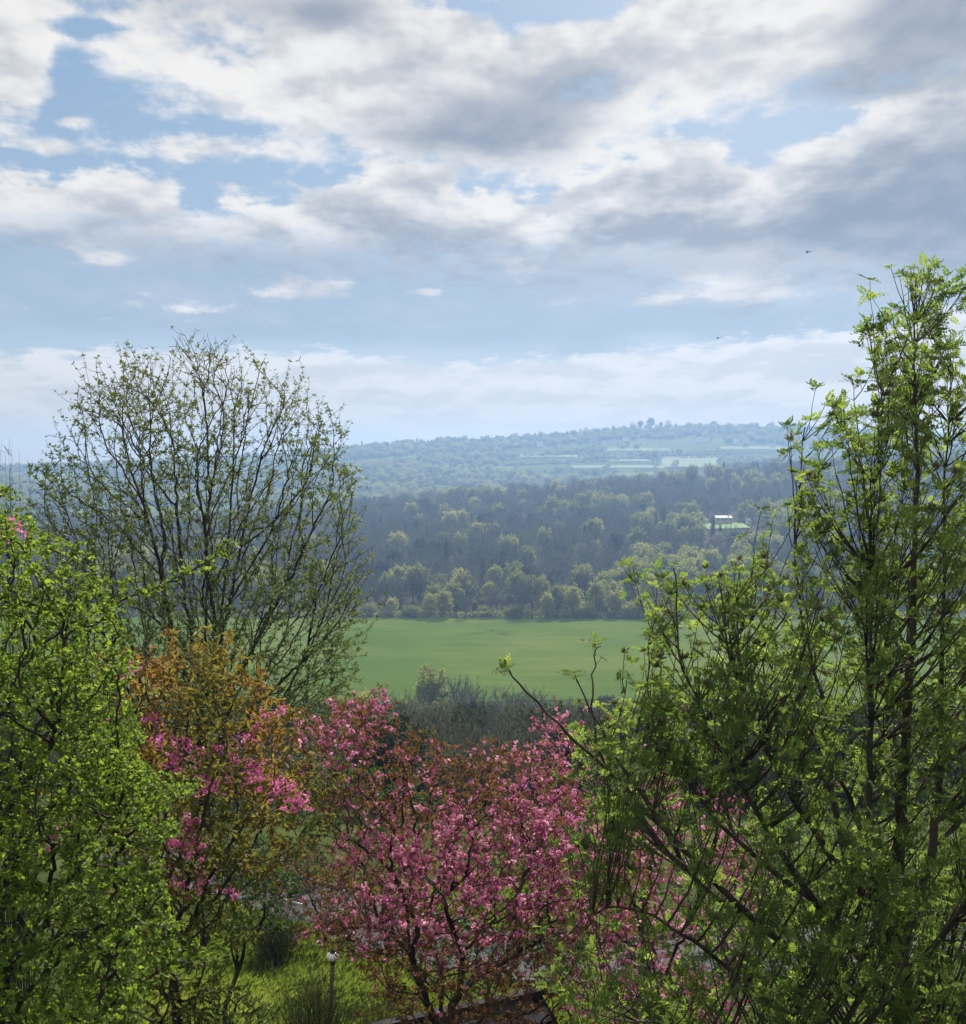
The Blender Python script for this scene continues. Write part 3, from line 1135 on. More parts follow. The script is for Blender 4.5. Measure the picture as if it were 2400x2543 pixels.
for i in items:
    if id(i) in pick:
        nm, lb = WOOD_TXT[i[0]]
        rw, j_ = place_txt[id(i)]
        lb = f'{ORD[j_]} {lb} from the left in the {ORD[rw]} row up the wood'
        o = far_tree(nm, i[0], i[1], i[2], i[3], i[4], lb, 'tree', nm.replace('_', ' ') + 's in the wood on the far slope')
        STUFF_SRC.setdefault((i[0], i[1]), [c for c in o.children])
rest = [tuple(i[:5]) for i in items if id(i) not in pick and (i[0], i[1]) in STUFF_SRC]
scatter_stuff('woodland', 'leafless wood covering the upper far slope', rest)
print('wood', len(items), 'stuff', len(rest))

# --- hedge trees along the far edge of the field (picture x, kind, height, width factor)
EDGE = [(715, 'bush', 6.5, 1.3), (760, 'leafy', 9.5, 1), (800, 'bush', 6, 1.5), (835, 'leafy', 12, .95), (862, 'leafy', 13.5, 1.0), (888, 'ivy', 7, .8), (905, 'bare', 11, 1),
        (922, 'ivy', 7, .7), (940, 'bush', 5, 1.4), (966, 'bare', 16.5, .9), (1000, 'bush', 6.5, 1.2), (1016, 'bare', 20.5, .8), (1034, 'bare', 21.5, .85), (1062, 'leafy', 12.5, .9),
        (1082, 'leafy', 15, .9), (1112, 'leafy', 15.5, 1.0), (1135, 'bush', 8, 1.2), (1158, 'leafy', 17.5, .85), (1195, 'leafy', 13.5, 1.15), (1226, 'bush', 8, 1.3), (1250, 'leafy', 12, 1),
        (1290, 'bare', 11, 1), (1330, 'leafy', 10, 1), (1390, 'bush', 8, 1.3), (1450, 'leafy', 11, 1), (1530, 'bare', 13, 1), (1610, 'leafy', 12, 1), (1700, 'bare', 12, 1), (1800, 'leafy', 12, 1),
        (640, 'bare', 10, 1), (570, 'leafy', 10, 1), (500, 'bare', 12, 1), (430, 'leafy', 9, 1), (340, 'bare', 12, 1), (250, 'leafy', 11, 1), (150, 'bare', 12, 1), (50, 'leafy', 10, 1)]
EDGE.sort()
EDGE = [(a1, a2, a3 * .82, a4) for a1, a2, a3, a4 in EDGE]
EK = {'bush': ('hedge_bush', 'low rounded bush'), 'leafy': ('field_edge_tree', 'pale leafing tree'), 'bare': ('bare_field_tree', 'bare branching tree'), 'ivy': ('ivy_bush', 'dark upright evergreen bush')}
cnt = {}
for (xd, kind, ht, wf) in EDGE:
    yb = 461 + rng.uniform(-1.5, 6) + (6 if ht > 12 else 0)
    x = (xd * W / 1876 - W / 2) / F * yb
    nm, lb = EK[kind]
    cnt[kind] = cnt.get(kind, 0) + 1
    base_h = 6.2 if kind == 'bush' else 15.0
    bush_o = far_tree(nm, kind, 0 if kind == 'bush' else int(rng.integers(0, 9)), (x, yb - .03 * x, float(height(x, yb)) - .2), ht / base_h, rng.uniform(0, 6.28),
             f'{ORD[cnt[kind] - 1]} {lb} from the left along the far edge of the field', 'bush' if kind in ('bush', 'ivy') else 'tree', 'hedge trees along the far field edge', wf * 0.9)
    if kind == 'bush':
        bush_src = bush_o
# the low hedge itself, and the hedges at the near side of the field
hb = MB()
hx = rng.uniform(-290, 270, 15000)
hy = 460.5 - .03 * hx + rng.normal(0, 1.1, len(hx))
hh = rng.uniform(0, 1, len(hx)) ** .8 * (2.4 + 1.0 * fbm(hx, hx * 0, 8) + .7 * fbm(hx, hx * 0, 2.7))
tm_q = (np.array([(-.5, -.35, 0), (.45, -.5, .08), (.5, .4, 0), (-.35, .5, -.08)]), np.array([(0, 1, 2), (0, 2, 3)]))
pos = np.stack([hx, hy, height(hx, hy) + np.maximum(hh, .1)], -1)
hb.scatter(tm_q, pos, frames(rng.normal(0, 1, pos.shape), rng), rng.uniform(.4, .8, len(pos)), 0, rng.random(len(pos)))
tag(hb.build('field_hedge', M['wood_green']), 'continuous low hedge at the foot of the wood along the field', 'hedge')

# --- trees between garden and field
NEARV = [(835, 1440, 265, 'leafy', 19, .9), (880, 1430, 258, 'bare', 17, 1), (905, 1425, 262, 'bare', 17, .9), (975, 1425, 255, 'bare', 15, 1), (1005, 1435, 262, 'bare', 12, 1), (745, 1420, 250, 'bare', 13, .9),
         (1040, 1470, 230, 'bare', 14, 1.1), (960, 1500, 215, 'bush', 7, 1.3), (860, 1500, 200, 'bush', 8, 1.4), (800, 1490, 205, 'bare', 12, 1.1), (920, 1520, 190, 'bare', 12, 1.1),
         (700, 1480, 210, 'leafy', 12, 1), (1010, 1540, 170, 'bare', 11, 1.1), (1110, 1500, 215, 'bare', 10, 1.1), (1180, 1430, 270, 'ivy', 9, 1.2), (1290, 1430, 275, 'bare', 11, 1), (1400, 1425, 280, 'ivy', 8, 1.3),
         (1500, 1430, 275, 'ivy', 9, 1.2), (1600, 1430, 280, 'bare', 12, 1), (1720, 1430, 275, 'leafy', 11, 1), (600, 1440, 260, 'leafy', 11, 1), (480, 1430, 270, 'bare', 12, 1), (1350, 1560, 160, 'leafy', 10, 1),
         (1250, 1560, 170, 'bush', 7, 1.3), (760, 1560, 150, 'bare', 9, 1.2), (1560, 1540, 170, 'bare', 12, 1), (330, 1480, 220, 'leafy', 12, 1), (200, 1500, 210, 'bare', 13, 1), (1100, 1600, 120, 'bush', 6, 1.3)]
for k in range(46):
    Yv = rng.uniform(75, 235)
    NEARV.append((rng.uniform(-40, 1920), 0, Yv, ('bare', 'bare', 'bare', 'leafy', 'ivy')[int(rng.integers(0, 5))], rng.uniform(6, 8.5) + Yv * .016, 1.2))
NEARV.sort()
NEARV = [(a1, a2, a3, a4, a5 * (.72 if a2 else 1), a6) for a1, a2, a3, a4, a5, a6 in NEARV]
for k, (xd, ybase, Y, kind, ht, wf) in enumerate(NEARV):
    x = (xd * W / 1876 - W / 2) / F * Y
    if ybase == 0:
        ht = min(ht, at(xd, 1455 + rng.uniform(0, 70), Y).z - float(height(x, Y)))
        if ht < 2.5:
            continue
    nm = {'bare': 'bare_valley_tree', 'leafy': 'leafing_valley_tree', 'ivy': 'evergreen_valley_tree', 'bush': 'valley_bush'}[kind]
    base_h = 6.2 if kind == 'bush' else 15.0
    lb = {'bare': 'bare grey tree', 'leafy': 'tree with thin yellow-green leaf', 'ivy': 'dark evergreen tree', 'bush': 'rounded olive bush'}[kind]
    cnt[nm] = cnt.get(nm, 0) + 1
    far_tree(nm, kind, int(rng.integers(0, 9)), (x, Y, float(height(x, Y)) - .3), ht / base_h, rng.uniform(0, 6.28),
             f'{ORD[cnt[nm] - 1]} {lb} from the left below the field', 'bush' if kind == 'bush' else 'tree', 'trees between garden and field', wf)

n_ = 1500
ux_ = rng.uniform(-.50, .50, n_); uy_ = 55 + 150 * rng.random(n_) ** .8
ux_ = ux_ * uy_
und = []
for x, yy, z in zip(ux_, uy_, height(ux_, uy_)):
    kk = ('ivy', 'bare', 'bare')[int(rng.integers(0, 3))]
    und.append((kk, 0, (x, yy, z - 1.2), rng.uniform(.28, .45), rng.uniform(0, 6.28)))
STUFF_SRC[('bush', 0)] = list(bush_src.children)
for k in ('bare', 'ivy'):
    STUFF_SRC.setdefault((k, 0), next(v for kk, v in STUFF_SRC.items() if kk[0] == k))
scatter_stuff('undergrowth', 'tangled scrub covering the slope below the garden', und)
# --- the far hill: hedgerows and copses
PASTS = [(1285, 1395, 888, 908), (1110, 1290, 905, 911), (60, 140, 922, 938), (1400, 1520, 868, 874), (1180, 1300, 872, 877), (1010, 1120, 884, 889), (1180, 1260, 893, 897)]
N = 24000
hx = rng.uniform(-1150, 1150, N); hy = 1335 + 990 * rng.random(N)
hzz = height(hx, hy)
ux, vx = project(np.stack([hx, hy, hzz], -1))
xd_, yd_ = ux * 1876 / W, vx * 1876 / W
wm = fbm(hx, hy * 2.0, 95, 1.3) + .45 * fbm(hx, hy * 1.8, 31, 4)
top = np.interp(hx, CREST[:, 0], CREST[:, 1]) - hzz
pr = np.where(xd_ > 980, np.where(wm > .25, .9, .015), np.where(wm > -.30, .92, .03))
pr = np.where((top < 26) & (xd_ > 760) & (top > 2), np.where(wm > -.75, .9, .2), pr)
pr = np.where((yd_ > 915) & (xd_ > 980), np.where(wm > .1, .8, .08), pr)
for (xa, xb, ya, yb) in PASTS:
    pr = np.where((xd_ > xa - 4) & (xd_ < xb + 4) & (yd_ > ya - 1) & (yd_ < yb + 5), 0, pr)
sel = np.where(rng.random(N) < pr)[0]
far_items = []
for i in sel:
    kk = ('bare', 'leafy', 'bush')[int(rng.choice(3, p=[.42, .18, .40]))]
    far_items.append((kk, 0, (hx[i], hy[i], hzz[i] - 1), rng.uniform(.40, .72) if kk != 'bush' else rng.uniform(.8, 1.9), rng.uniform(0, 6.28)))


def hedge_line(xs, ys):
    zs = height(xs, ys)
    for x, yy, z in zip(xs, ys, zs):
        if rng.random() < .9:
            far_items.append(('bush', 0, (x, yy, z - .8), rng.uniform(.35, .75) * (1.8 if rng.random() < .08 else 1), rng.uniform(0, 6.28)))


for line in range(11):                       # hedgerows across the slope and down it
    y0 = 1480 + 58 * line + rng.uniform(-25, 25)
    xa_ = rng.uniform(-300, 600)
    xs = np.arange(xa_, xa_ + rng.uniform(150, 420), 4.2)
    hedge_line(xs, y0 + rng.uniform(-.15, .3) * (xs - xa_) + 12 * np.sin(xs / 70 + line * 2.1))
for line in range(30):
    k = np.arange(0, rng.uniform(60, 160), 4.2)
    hedge_line(rng.uniform(-450, 950) + .25 * k, rng.uniform(1480, 2050) + k)
STUFF_SRC[('bush', 0)] = list(bush_src.children)
for k in ('bare', 'leafy'):
    if (k, 0) not in STUFF_SRC:
        STUFF_SRC[(k, 0)] = next(v for kk, v in STUFF_SRC.items() if kk[0] == k)
scatter_stuff('hill_hedgerows', 'hedgerows and copses scattered over the hazy far hill', far_items)
print('far', len(far_items))

# trees standing up on the skyline of the far hill
SKYL = [(1137, 6.0, .8, 'bare'), (1228, 8, 1.1, 'bare'), (1243, 9, 1.0, 'ivy'), (1263, 12, 1.0, 'ivy'), (1283, 7, .8, 'ivy'), (1297, 9, 1.1, 'bare'), (1384, 6, .8, 'ivy'), (1361, 3.5, 1, 'ivy'), (1350, 3, 1, 'ivy'),
        (1021, 3.5, 1, 'ivy'), (935, 3.5, 1, 'ivy'), (895, 4, 1, 'bare'), (810, 6, .8, 'bare'), (1180, 4, 1, 'bare'), (1160, 3.5, 1, 'ivy'), (712, 4, 1, 'ivy'), (1440, 3.5, 1, 'bare'), (1460, 3, 1, 'ivy'), (1490, 3, 1, 'ivy'),
        (110, 6, 1.2, 'bare'), (160, 6, 1.2, 'bare'), (210, 5, 1.2, 'ivy'), (260, 6, 1.2, 'bare')]
SKYL.sort()
for k, (xd, ht, wf, kind) in enumerate(SKYL):
    Y = 2325
    x = (xd * W / 1876 - W / 2) / F * Y
    far_tree('skyline_tree', kind, 0, (x, Y, float(height(x, Y)) - 1.0), ht * 1.9 / 15, rng.uniform(0, 6.28),
             f'{ORD[k]} tree from the left standing on the skyline of the far hill', 'tree', 'trees on the far skyline', wf)

# bright pastures on the far hill
M['pasture'] = plain_mat('pasture', (.13, .18, .045), .9, .1, .15, .02)


def pasture(xa, xb, ya, yb, label):
    c = [ground_hit(xa, yb, 1340, 2330), ground_hit(xb, yb, 1340, 2330), ground_hit(xb, ya, 1340, 2330), ground_hit(xa, ya, 1340, 2330)]
    n = 12
    V = []
    for i in range(n):
        for j in range(n):
            s, t = j / (n - 1), i / (n - 1)
            p = (c[0] * (1 - s) + c[1] * s) * (1 - t) + (c[3] * (1 - s) + c[2] * s) * t
            V.append((p.x, p.y, float(height(p.x, p.y)) + 1.2))
    ii = np.arange(n - 1)[:, None] * n + np.arange(n - 1)[None]
    b = MB(); b.add(V, quads=np.stack([ii, ii + 1, ii + n + 1, ii + n], -1).reshape(-1, 4), smooth=True)
    tag(b.build('pasture', M['pasture']), label, kind='structure')


for pz, lb in zip(PASTS, ['bright grass field on the far hill above the wood', 'narrow bright grass strip on the far hill above the wood', 'bright field on the distant hill at the far left', 'narrow high pasture on the far hill near the rowan',
                         'thin pasture strip among the far cottages', 'thin pasture strip on the left of the far hill', 'short bright pasture strip left of the biggest far field']):
    pasture(*pz, lb)

# cottages on the far hill
M['white_wall'] = plain_mat('white_wall', (.72, .70, .66), .8, .2, .08, .3)
M['stone_wall'] = plain_mat('stone_wall', (.42, .36, .29), .9, .2, .2, 1.5)
M['slate_roof'] = plain_mat('slate_roof', (.16, .16, .175), .5, .4, .2, 1.2)
M['pale_roof'] = plain_mat('pale_roof', (.42, .40, .40), .7, .2, .06, 1.0)
M['glass_dark'] = plain_mat('glass_dark', (.03, .035, .04), .1, .6, .1, 1.0)
M['door_paint'] = plain_mat('door_paint', (.10, .06, .04), .5, .4, .1, 1.0)


def cottage(name, loc, rz, w, d, h, rh, wall_m, roof_m, label, cat='house', group=None, windows=4, chimney=True):
    root = empty(name, loc, rz)
    b = MB()
    v = [(-w / 2, -d / 2, -1.5), (w / 2, -d / 2, -1.5), (w / 2, d / 2, -1.5), (-w / 2, d / 2, -1.5), (-w / 2, -d / 2, h), (w / 2, -d / 2, h), (w / 2, d / 2, h), (-w / 2, d / 2, h), (-w / 2, 0, h + rh - .1), (w / 2, 0, h + rh - .1)]
    b.add(v, tris=[(4, 8, 7), (5, 6, 9)], quads=[(0, 1, 5, 4), (1, 2, 6, 5), (2, 3, 7, 6), (3, 0, 4, 7)])
    b.build('wall', wall_m, root)
    b = MB()
    ov, th = .35, .18
    for s in (-1, 1):
        e = [(-w / 2 - ov, s * (d / 2 + ov), h - ov * rh / (d / 2)), (w / 2 + ov, s * (d / 2 + ov), h - ov * rh / (d / 2)), (w / 2 + ov, 0, h + rh), (-w / 2 - ov, 0, h + rh)]
        e2 = [(x, y_, z + th) for x, y_, z in e]
        b.add(e + e2, quads=[(0, 1, 2, 3), (4, 7, 6, 5), (0, 4, 5, 1), (1, 5, 6, 2), (2, 6, 7, 3), (3, 7, 4, 0)])
    rf = b.build('roof', roof_m, root)
    if chimney:
        b = MB(); b.box((w * .38, 0, h + rh + .5), (.8, .7, 1.6)); b.build('chimney', wall_m, rf)
    for k in range(windows):
        b = MB(); xk = -w / 2 + w * (k + .5) / windows
        b.box((xk, -d / 2 - .03, h * .55), (.9, .08, 1.1)); b.build('window', M['glass_dark'], root)
    b = MB(); b.box((w * .02, -d / 2 - .03, 1.0), (.9, .09, 2.0)); b.build('door', M['door_paint'], root)
    return tag(root, label, cat, group)


FARH = [(1048, 867, 11, 'white'), (1088, 868, 9, 'white'), (1215, 856, 8, 'white'), (1172, 866, 8, 'white'), (1113, 858, 14, 'stone'), (1500, 868, 10, 'white'), (1362, 858, 20, 'white'), (1305, 848, 8, 'white'),
        (1385, 848, 9, 'stone'), (1245, 862, 9, 'white'), (1155, 858, 9, 'stone'), (1004, 863, 8, 'white'), (1430, 862, 10, 'white')]
FARH.sort()
for k, (xd, yd, wd, mt) in enumerate(FARH):
    pnt = ground_hit(xd, yd, 1340, 2330)
    cottage('hill_cottage', (pnt.x, pnt.y, pnt.z + .8), rng.uniform(-.4, .4), wd, 7, 4.2, 3.0, M['white_wall' if mt == 'white' else 'stone_wall'], M['pale_roof' if k % 2 else 'slate_roof'],
            f'{ORD[k]} tiny cottage from the left among the fields on the far hill', 'house', 'cottages on the far hill', 3)
tp = ground_hit(702, 870, 1340, 2330)
b = MB(); b.box((0, 0, 5.5), (3.0, 3.0, 13)); 
tower = empty('stone_tower', (tp.x, 2322, float(height(tp.x, 2322))))
b.build('shaft', M['stone_wall'], tower)
b = MB(); b.box((0, 0, 12.4), (3.8, 3.8, 1.0)); b.build('parapet', M['stone_wall'], tower)
tag(tower, 'small dark tower on the far skyline near the left tree', 'tower')
M['steel'] = plain_mat('steel', (.25, .26, .27), .5, .4, .1, 2, .6)
mx_ = (1500 * W / 1876 - W / 2) / F * 2325
mast = empty('radio_mast', (mx_, 2325, float(height(mx_, 2325)) - .5))
b = MB()
for s in ((-.5, -.4), (.5, -.4), (0, .5)):
    b.tube([(s[0], s[1], 0), (s[0] * .5, s[1] * .5, 24)], .12, 4)
b.build('lattice_frame', M['steel'], mast)
b = MB(); b.tube([(0, 0, 23.5), (0, 0, 32)], .12, 5); b.build('antenna', M['steel'], mast)
tag(mast, 'thin mast rising from the far hill skyline', 'mast')

# cottage in the wood, its lawn and two small white outbuildings
hp = house_at
lawn = MB()
V = []
for i in range(8):
    for j in range(12):
        x, yy = hp.x - 13 + 27 * j / 11, hp.y - 24 + 26 * i / 7
        V.append((x, yy, float(height(x, yy)) + .6 - .0 * i))
ii = np.arange(7)[:, None] * 12 + np.arange(11)[None]
lawn.add(V, quads=np.stack([ii, ii + 1, ii + 13, ii + 12], -1).reshape(-1, 4), smooth=True)
M['lawn'] = plain_mat('lawn', (.17, .26, .06), .9, .1, .15, .2)
tag(lawn.build('lawn', M['lawn']), 'bright lawn in front of the cottage in the wood', kind='structure')
cottage('cottage', (hp.x + 2, hp.y + 4, float(height(hp.x + 2, hp.y + 4)) + 1.2), .05, 10.5, 8, 2.6, 1.3, M['stone_wall'], M['pale_roof'], 'cottage with a pale shining roof in the clearing of the wood', 'house')
for k, (ox, oy, lb) in enumerate([(-10, 5, 'small white outbuilding left of the cottage in the wood'), (17.5, -3, 'small white outbuilding right of the cottage lawn')]):
    cottage('outbuilding', (hp.x + ox, hp.y + oy, float(height(hp.x + ox, hp.y + oy)) + .8), .2, 4.2 if k == 0 else 2.4, 3, 1.7, 1.1, M['white_wall'], M['pale_roof'], lb, 'outbuilding', None, 1, False)
for k, (xd, yd, sc, kind, lb) in enumerate([(1382, 1075, .62, 'blossom', 'pale pink blossom tree below the cottage lawn in the wood'), (1412, 1082, .55, 'blossom', 'second pink blossom tree below the cottage lawn'),
                                     (1325, 1055, 1.15, 'poplar', 'tall pale poplar left of the cottage in the wood'), (1346, 1055, 1.0, 'poplar', 'second pale poplar close beside the cottage lawn'), (1465, 1085, .95, 'leafy', 'broad round tree right of the cottage lawn')]):
    q = ground_hit(xd, yd, 480, 1100)
    far_tree({'blossom': 'blossom_tree', 'poplar': 'poplar', 'leafy': 'round_tree'}[kind], kind, 0, (q.x, q.y, q.z - .3), sc, k * 1.3, lb, 'tree', None, 1.25 if kind == 'blossom' else 1.0)

# ------------------------------------------------------------------ garden: road, shed, lamp
def sheet_strip(line, half, lift, n_sub=8):
    p = line
    t = np.linspace(0, len(p) - 1, (len(p) - 1) * n_sub + 1)
    c = np.stack([np.interp(t, np.arange(len(p)), p[:, k]) for k in (0, 1)], -1)
    for _ in range(6):
        c[1:-1] = .5 * c[1:-1] + .25 * (c[2:] + c[:-2])
    d = np.gradient(c, axis=0); d /= np.linalg.norm(d, axis=1, keepdims=True)
    nrm = np.stack([-d[:, 1], d[:, 0]], -1)
    V, Q = [], []
    cols = np.linspace(-half, half, 7)
    for i in range(len(c)):
        for o in cols:
            q = c[i] + nrm[i] * o
            V.append((q[0], q[1], float(height(q[0], q[1])) + lift))
    for i in range(len(c) - 1):
        for j in range(6):
            a = i * 7 + j
            Q.append((a, a + 1, a + 8, a + 7))
    return V, Q, c, nrm


m, nt, out = new_mat('asphalt')
pos_ = objpos(nt)
cc = mixcol(nt, noise(nt, pos_, 1.2, 6.0, .65).smooth(.35, .7), (.055, .055, .06), (.10, .10, .105))
cc = mixcol(nt, noise(nt, pos_, 45, 3.0, .7).smooth(.5, .75) * .4, cc, (.14, .14, .14))
p = principled(nt, cc, .95, .08)
nt.links.new(p.outputs[0], out.inputs[0])
M['asphalt'] = m
V, Q, rc, rn = sheet_strip(ROAD, 1.7, .05)
b = MB(); b.add(V, quads=Q, smooth=True)
tag(b.build('road', M['asphalt']), 'grey lane curving behind the pink tree', kind='structure')
M['kerb'] = plain_mat('kerb', (.12, .115, .105), .85, .2, .2, 3)
for sgn in (-1, 1):
    b = MB()
    e = rc + rn * sgn * 1.78
    for i in range(0, len(e) - 1, 2):
        a_, c_ = e[i], e[min(i + 2, len(e) - 1)]
        mid = (a_ + c_) / 2; L = np.linalg.norm(c_ - a_) - .02
        an = math.atan2(c_[1] - a_[1], c_[0] - a_[0])
        dzz = (float(height(*c_)) - float(height(*a_))) / max(L, .1)
        b.box((mid[0], mid[1], float(height(*mid)) + .05), (L, .13, .22), 0, np.array(Matrix.Rotation(an, 3, 'Z') @ Matrix.Rotation(-math.atan(dzz), 3, 'Y')))
    tag(b.build('kerb', M['kerb']), 'stone kerb edging the curving lane', kind='structure')

# white rail by the lane
M['white_paint'] = plain_mat('white_paint', (.78, .79, .80), .4, .5, .06, 5)
M['lamp_opal'] = plain_mat('lamp_opal', (.80, .79, .74), .3, .5, .05, 8)
M['lamp_post'] = plain_mat('lamp_post', (.10, .085, .065), .7, .3, .3, 9)
M['dark_metal'] = plain_mat('dark_metal', (.045, .03, .03), .5, .4, .2, 9)
a_, c_ = at(535, 1742, 33.5), at(640, 1772, 32.2)
rail = empty('handrail', tuple(to_ground(np.array(a_), 0)))
ra = np.array(a_) - np.array(rail.location); rcx = np.array(c_) - np.array(rail.location)
b = MB(); b.tube([ra, .5 * (ra + rcx), rcx], .03, 8); b.build('top_rail', M['white_paint'], rail)
for t_ in (0.03, .5, .97):
    pt = ra * (1 - t_) + rcx * t_
    gz = float(height(*(np.array(rail.location) + pt)[:2])) - rail.location.z
    b = MB(); b.tube([(pt[0], pt[1], gz - .1), (pt[0], pt[1], pt[2] - .02)], .022, 6); b.build('post', M['white_paint'], rail)
tag(rail, 'white metal handrail beside the lane behind the bush', 'handrail')

# short garden lamp on a dark post
lp = at(641, 1940, 22.0); lt = at(646, 1862, 22.0)
base = to_ground(np.array(lp), 0)
lamp = empty('garden_lamp', tuple(base))
top = np.array(lt) - base
b = MB(); b.tube([(0, 0, -.2), top * .5, top], [.045, .043, .040], 10); b.build('post', M['lamp_post'], lamp)
b = MB(); b.lathe([(.0, -.10), (.055, -.10), (.06, -.03), (.05, .0)], tuple(top), 16); b.build('collar', M['dark_metal'], lamp)
b = MB(); b.lathe([(.045, -.03), (.085, -.02), (.115, .02), (.12, .055), (.10, .095), (.06, .115), (.045, .12)], tuple(top), 24); b.build('lamp_shade', M['lamp_opal'], lamp)
b = MB(); b.lathe([(.05, .115), (.055, .14), (.035, .165), (.018, .19), (.025, .21), (0, .225)], tuple(top), 16); b.build('finial', M['dark_metal'], lamp)
tag(lamp, 'short garden lamp with white opal head on a dark post in the grass', 'lamp')

# slate-roofed shed under the blossom tree
shed_c = to_ground(np.array(at(905, 2040, 17.4)), 0)
shed = empty('garden_shed', tuple(shed_c), .45)
w_, d_, h_, rh_ = 2.6, 3.0, 1.25, .70
b = MB()
b.add([(-w_ / 2, -d_ / 2, -.4), (w_ / 2, -d_ / 2, -.4), (w_ / 2, d_ / 2, -.4), (-w_ / 2, d_ / 2, -.4), (-w_ / 2, -d_ / 2, h_), (w_ / 2, -d_ / 2, h_), (w_ / 2, d_ / 2, h_), (-w_ / 2, d_ / 2, h_),
       (-w_ / 2, 0, h_ + rh_ - .03), (w_ / 2, 0, h_ + rh_ - .03)], tris=[(4, 8, 7), (5, 6, 9)], quads=[(0, 1, 5, 4), (1, 2, 6, 5), (2, 3, 7, 6), (3, 0, 4, 7)])
M['shed_wall'] = plain_mat('shed_wall', (.055, .045, .038), .9, .1, .3, 4)
b.build('wall', M['shed_wall'], shed)
b = MB(); b.box((0, 0, h_ + rh_ + .02), (w_ + .4, .16, .08)); M['slate'] = plain_mat('slate', (.045, .043, .045), .9, .06, .4, 3.0); rf = b.build('ridge', M['slate'], shed)
sl = MB(); sl.box((0, 0, 0), (.285, .36, .012)); slate_me = sl.mesh('slate', M['slate'])
ang_r = math.atan2(rh_, d_ / 2)
srng = random.Random(4)
for s in (-1, 1):
    plane = empty('roof', (0, 0, 0)); plane.parent = shed
    L_ = math.hypot(rh_, d_ / 2) + .18
    rows_ = int(L_ / .26)
    for i in range(rows_):
        for j in range(int(w_ / .29) + 1):
            if s > 0 and i < 2:
                continue
            dist = L_ - .15 - i * .26
            o = bpy.data.objects.new('slate', slate_me); COL.objects.link(o); o.parent = plane
            o.location = (-w_ / 2 + .02 + j * .29 + (.145 if i % 2 else 0) - .1, s * dist * math.cos(ang_r), h_ + rh_ - dist * math.sin(ang_r) + .018 + srng.uniform(0, .004))
            o.rotation_euler = (-s * ang_r + (.035 * s), 0, srng.uniform(-.012, .012))
tag(shed, 'dark slate-roofed garden shed under the pink blossom tree', 'shed')

# ------------------------------------------------------------------ garden trees
def make_tree(name, label, base, branches, leaves, leaf_mats, bark, extra=None):
    root = empty(name, tuple(base))
    for mb, nm, mt in [(branches, 'trunk', bark)] + [(l, n_, m_) for l, n_, m_ in zip(leaves[0], leaves[1], leaf_mats)]:
        mb.v = [v - np.array(base, np.float32) for v in mb.v]
        mb.build(nm, mt, root)
    return tag(root, label, 'tree')


# --- right: rowan in full young leaf, close by
rng = np.random.default_rng(501)
Y0 = 11.5
base = to_ground(np.array(at(1765, 2300, Y0)))
RP = [(1770, 495), (1830, 510), (1855, 540), (1835, 600), (1840, 690), (1990, 640), (2060, 800), (2100, 1100), (2120, 1500), (2100, 1900), (2050, 2120), (1500, 2120), (1060, 2060), (1040, 1900), (1045, 1780),
      (1110, 1700), (1120, 1560), (1060, 1480), (1080, 1400), (1130, 1330), (1240, 1280), (1250, 1190), (1270, 1110), (1330, 1075), (1400, 1110), (1480, 1090), (1505, 1000), (1500, 880), (1530, 840), (1570, 760),
      (1690, 735), (1700, 660), (1665, 640), (1690, 600), (1710, 560), (1690, 525)]
stems = [
    np.vstack([base, limb([(1780, 2150), (1750, 1900), (1745, 1650), (1765, 1350), (1778, 1000), (1775, 750), (1776, 540)], [11.5, 11.5, 11.5, 11.4, 11.4, 11.3, 11.3], 6)]),
    limb([(1760, 1950), (1700, 1700), (1690, 1400), (1690, 1050), (1712, 760)], [11.5, 11.3, 11.0, 10.9, 10.8], 6),
    limb([(1755, 1850), (1815, 1600), (1830, 1250), (1835, 950), (1850, 730)], [11.5, 11.8, 12.0, 12.1, 12.1], 6),
    limb([(1752, 1900), (1640, 1650), (1600, 1400), (1545, 1100), (1560, 830)], [11.5, 11.6, 11.9, 12.1, 12.2], 6),
    limb([(1750, 1950), (1560, 1720), (1430, 1500), (1330, 1300), (1312, 1100)], [11.5, 11.0, 10.7, 10.5, 10.4], 6),
    limb([(1750, 1980), (1480, 1800), (1280, 1600), (1130, 1450), (1010, 1330), (985, 1300)], [11.5, 11.2, 10.9, 10.6, 10.4, 10.4], 6),
    limb([(1480, 1800), (1330, 1690), (1180, 1500), (1150, 1350), (1163, 1250)], [11.2, 11.4, 11.3, 11.2, 11.2], 6),
    limb([(1280, 1600), (1180, 1440), (1112, 1310)], [10.9, 10.8, 10.7], 5),
    limb([(1760, 2080), (1550, 1980), (1350, 1830), (1200, 1760), (1080, 1830)], [11.5, 11.1, 10.8, 10.6, 10.5], 6),
    limb([(1760, 2120), (1500, 2080), (1300, 2000), (1150, 1950)], [11.5, 10.9, 10.6, 10.4], 6),
    limb([(1755, 1900), (1900, 1700), (1960, 1300), (1960, 900)], [11.5, 11.2, 11.0, 11.0], 6),
    limb([(1752, 1800), (1680, 1600), (1760, 1250), (1755, 950)], [11.5, 12.3, 12.8, 12.8], 6),
    limb([(1752, 1870), (1650, 1550), (1500, 1300), (1440, 1130)], [11.5, 12.4, 12.8, 12.8], 6),
    limb([(1640, 1700), (1500, 1480), (1420, 1280), (1395, 1130)], [11.4, 11.1, 10.9, 10.8], 6),
    limb([(1600, 1760), (1400, 1600), (1270, 1400), (1265, 1200)], [11.4, 11.6, 11.8, 11.9], 6),
]
low_left = lambda x, y: np.where((x < 1480) & (y > 1400), .50, 1.0) * np.where((x < 1250) & (y > 1600), .6, 1.0)
limb_p = np.concatenate(stems)
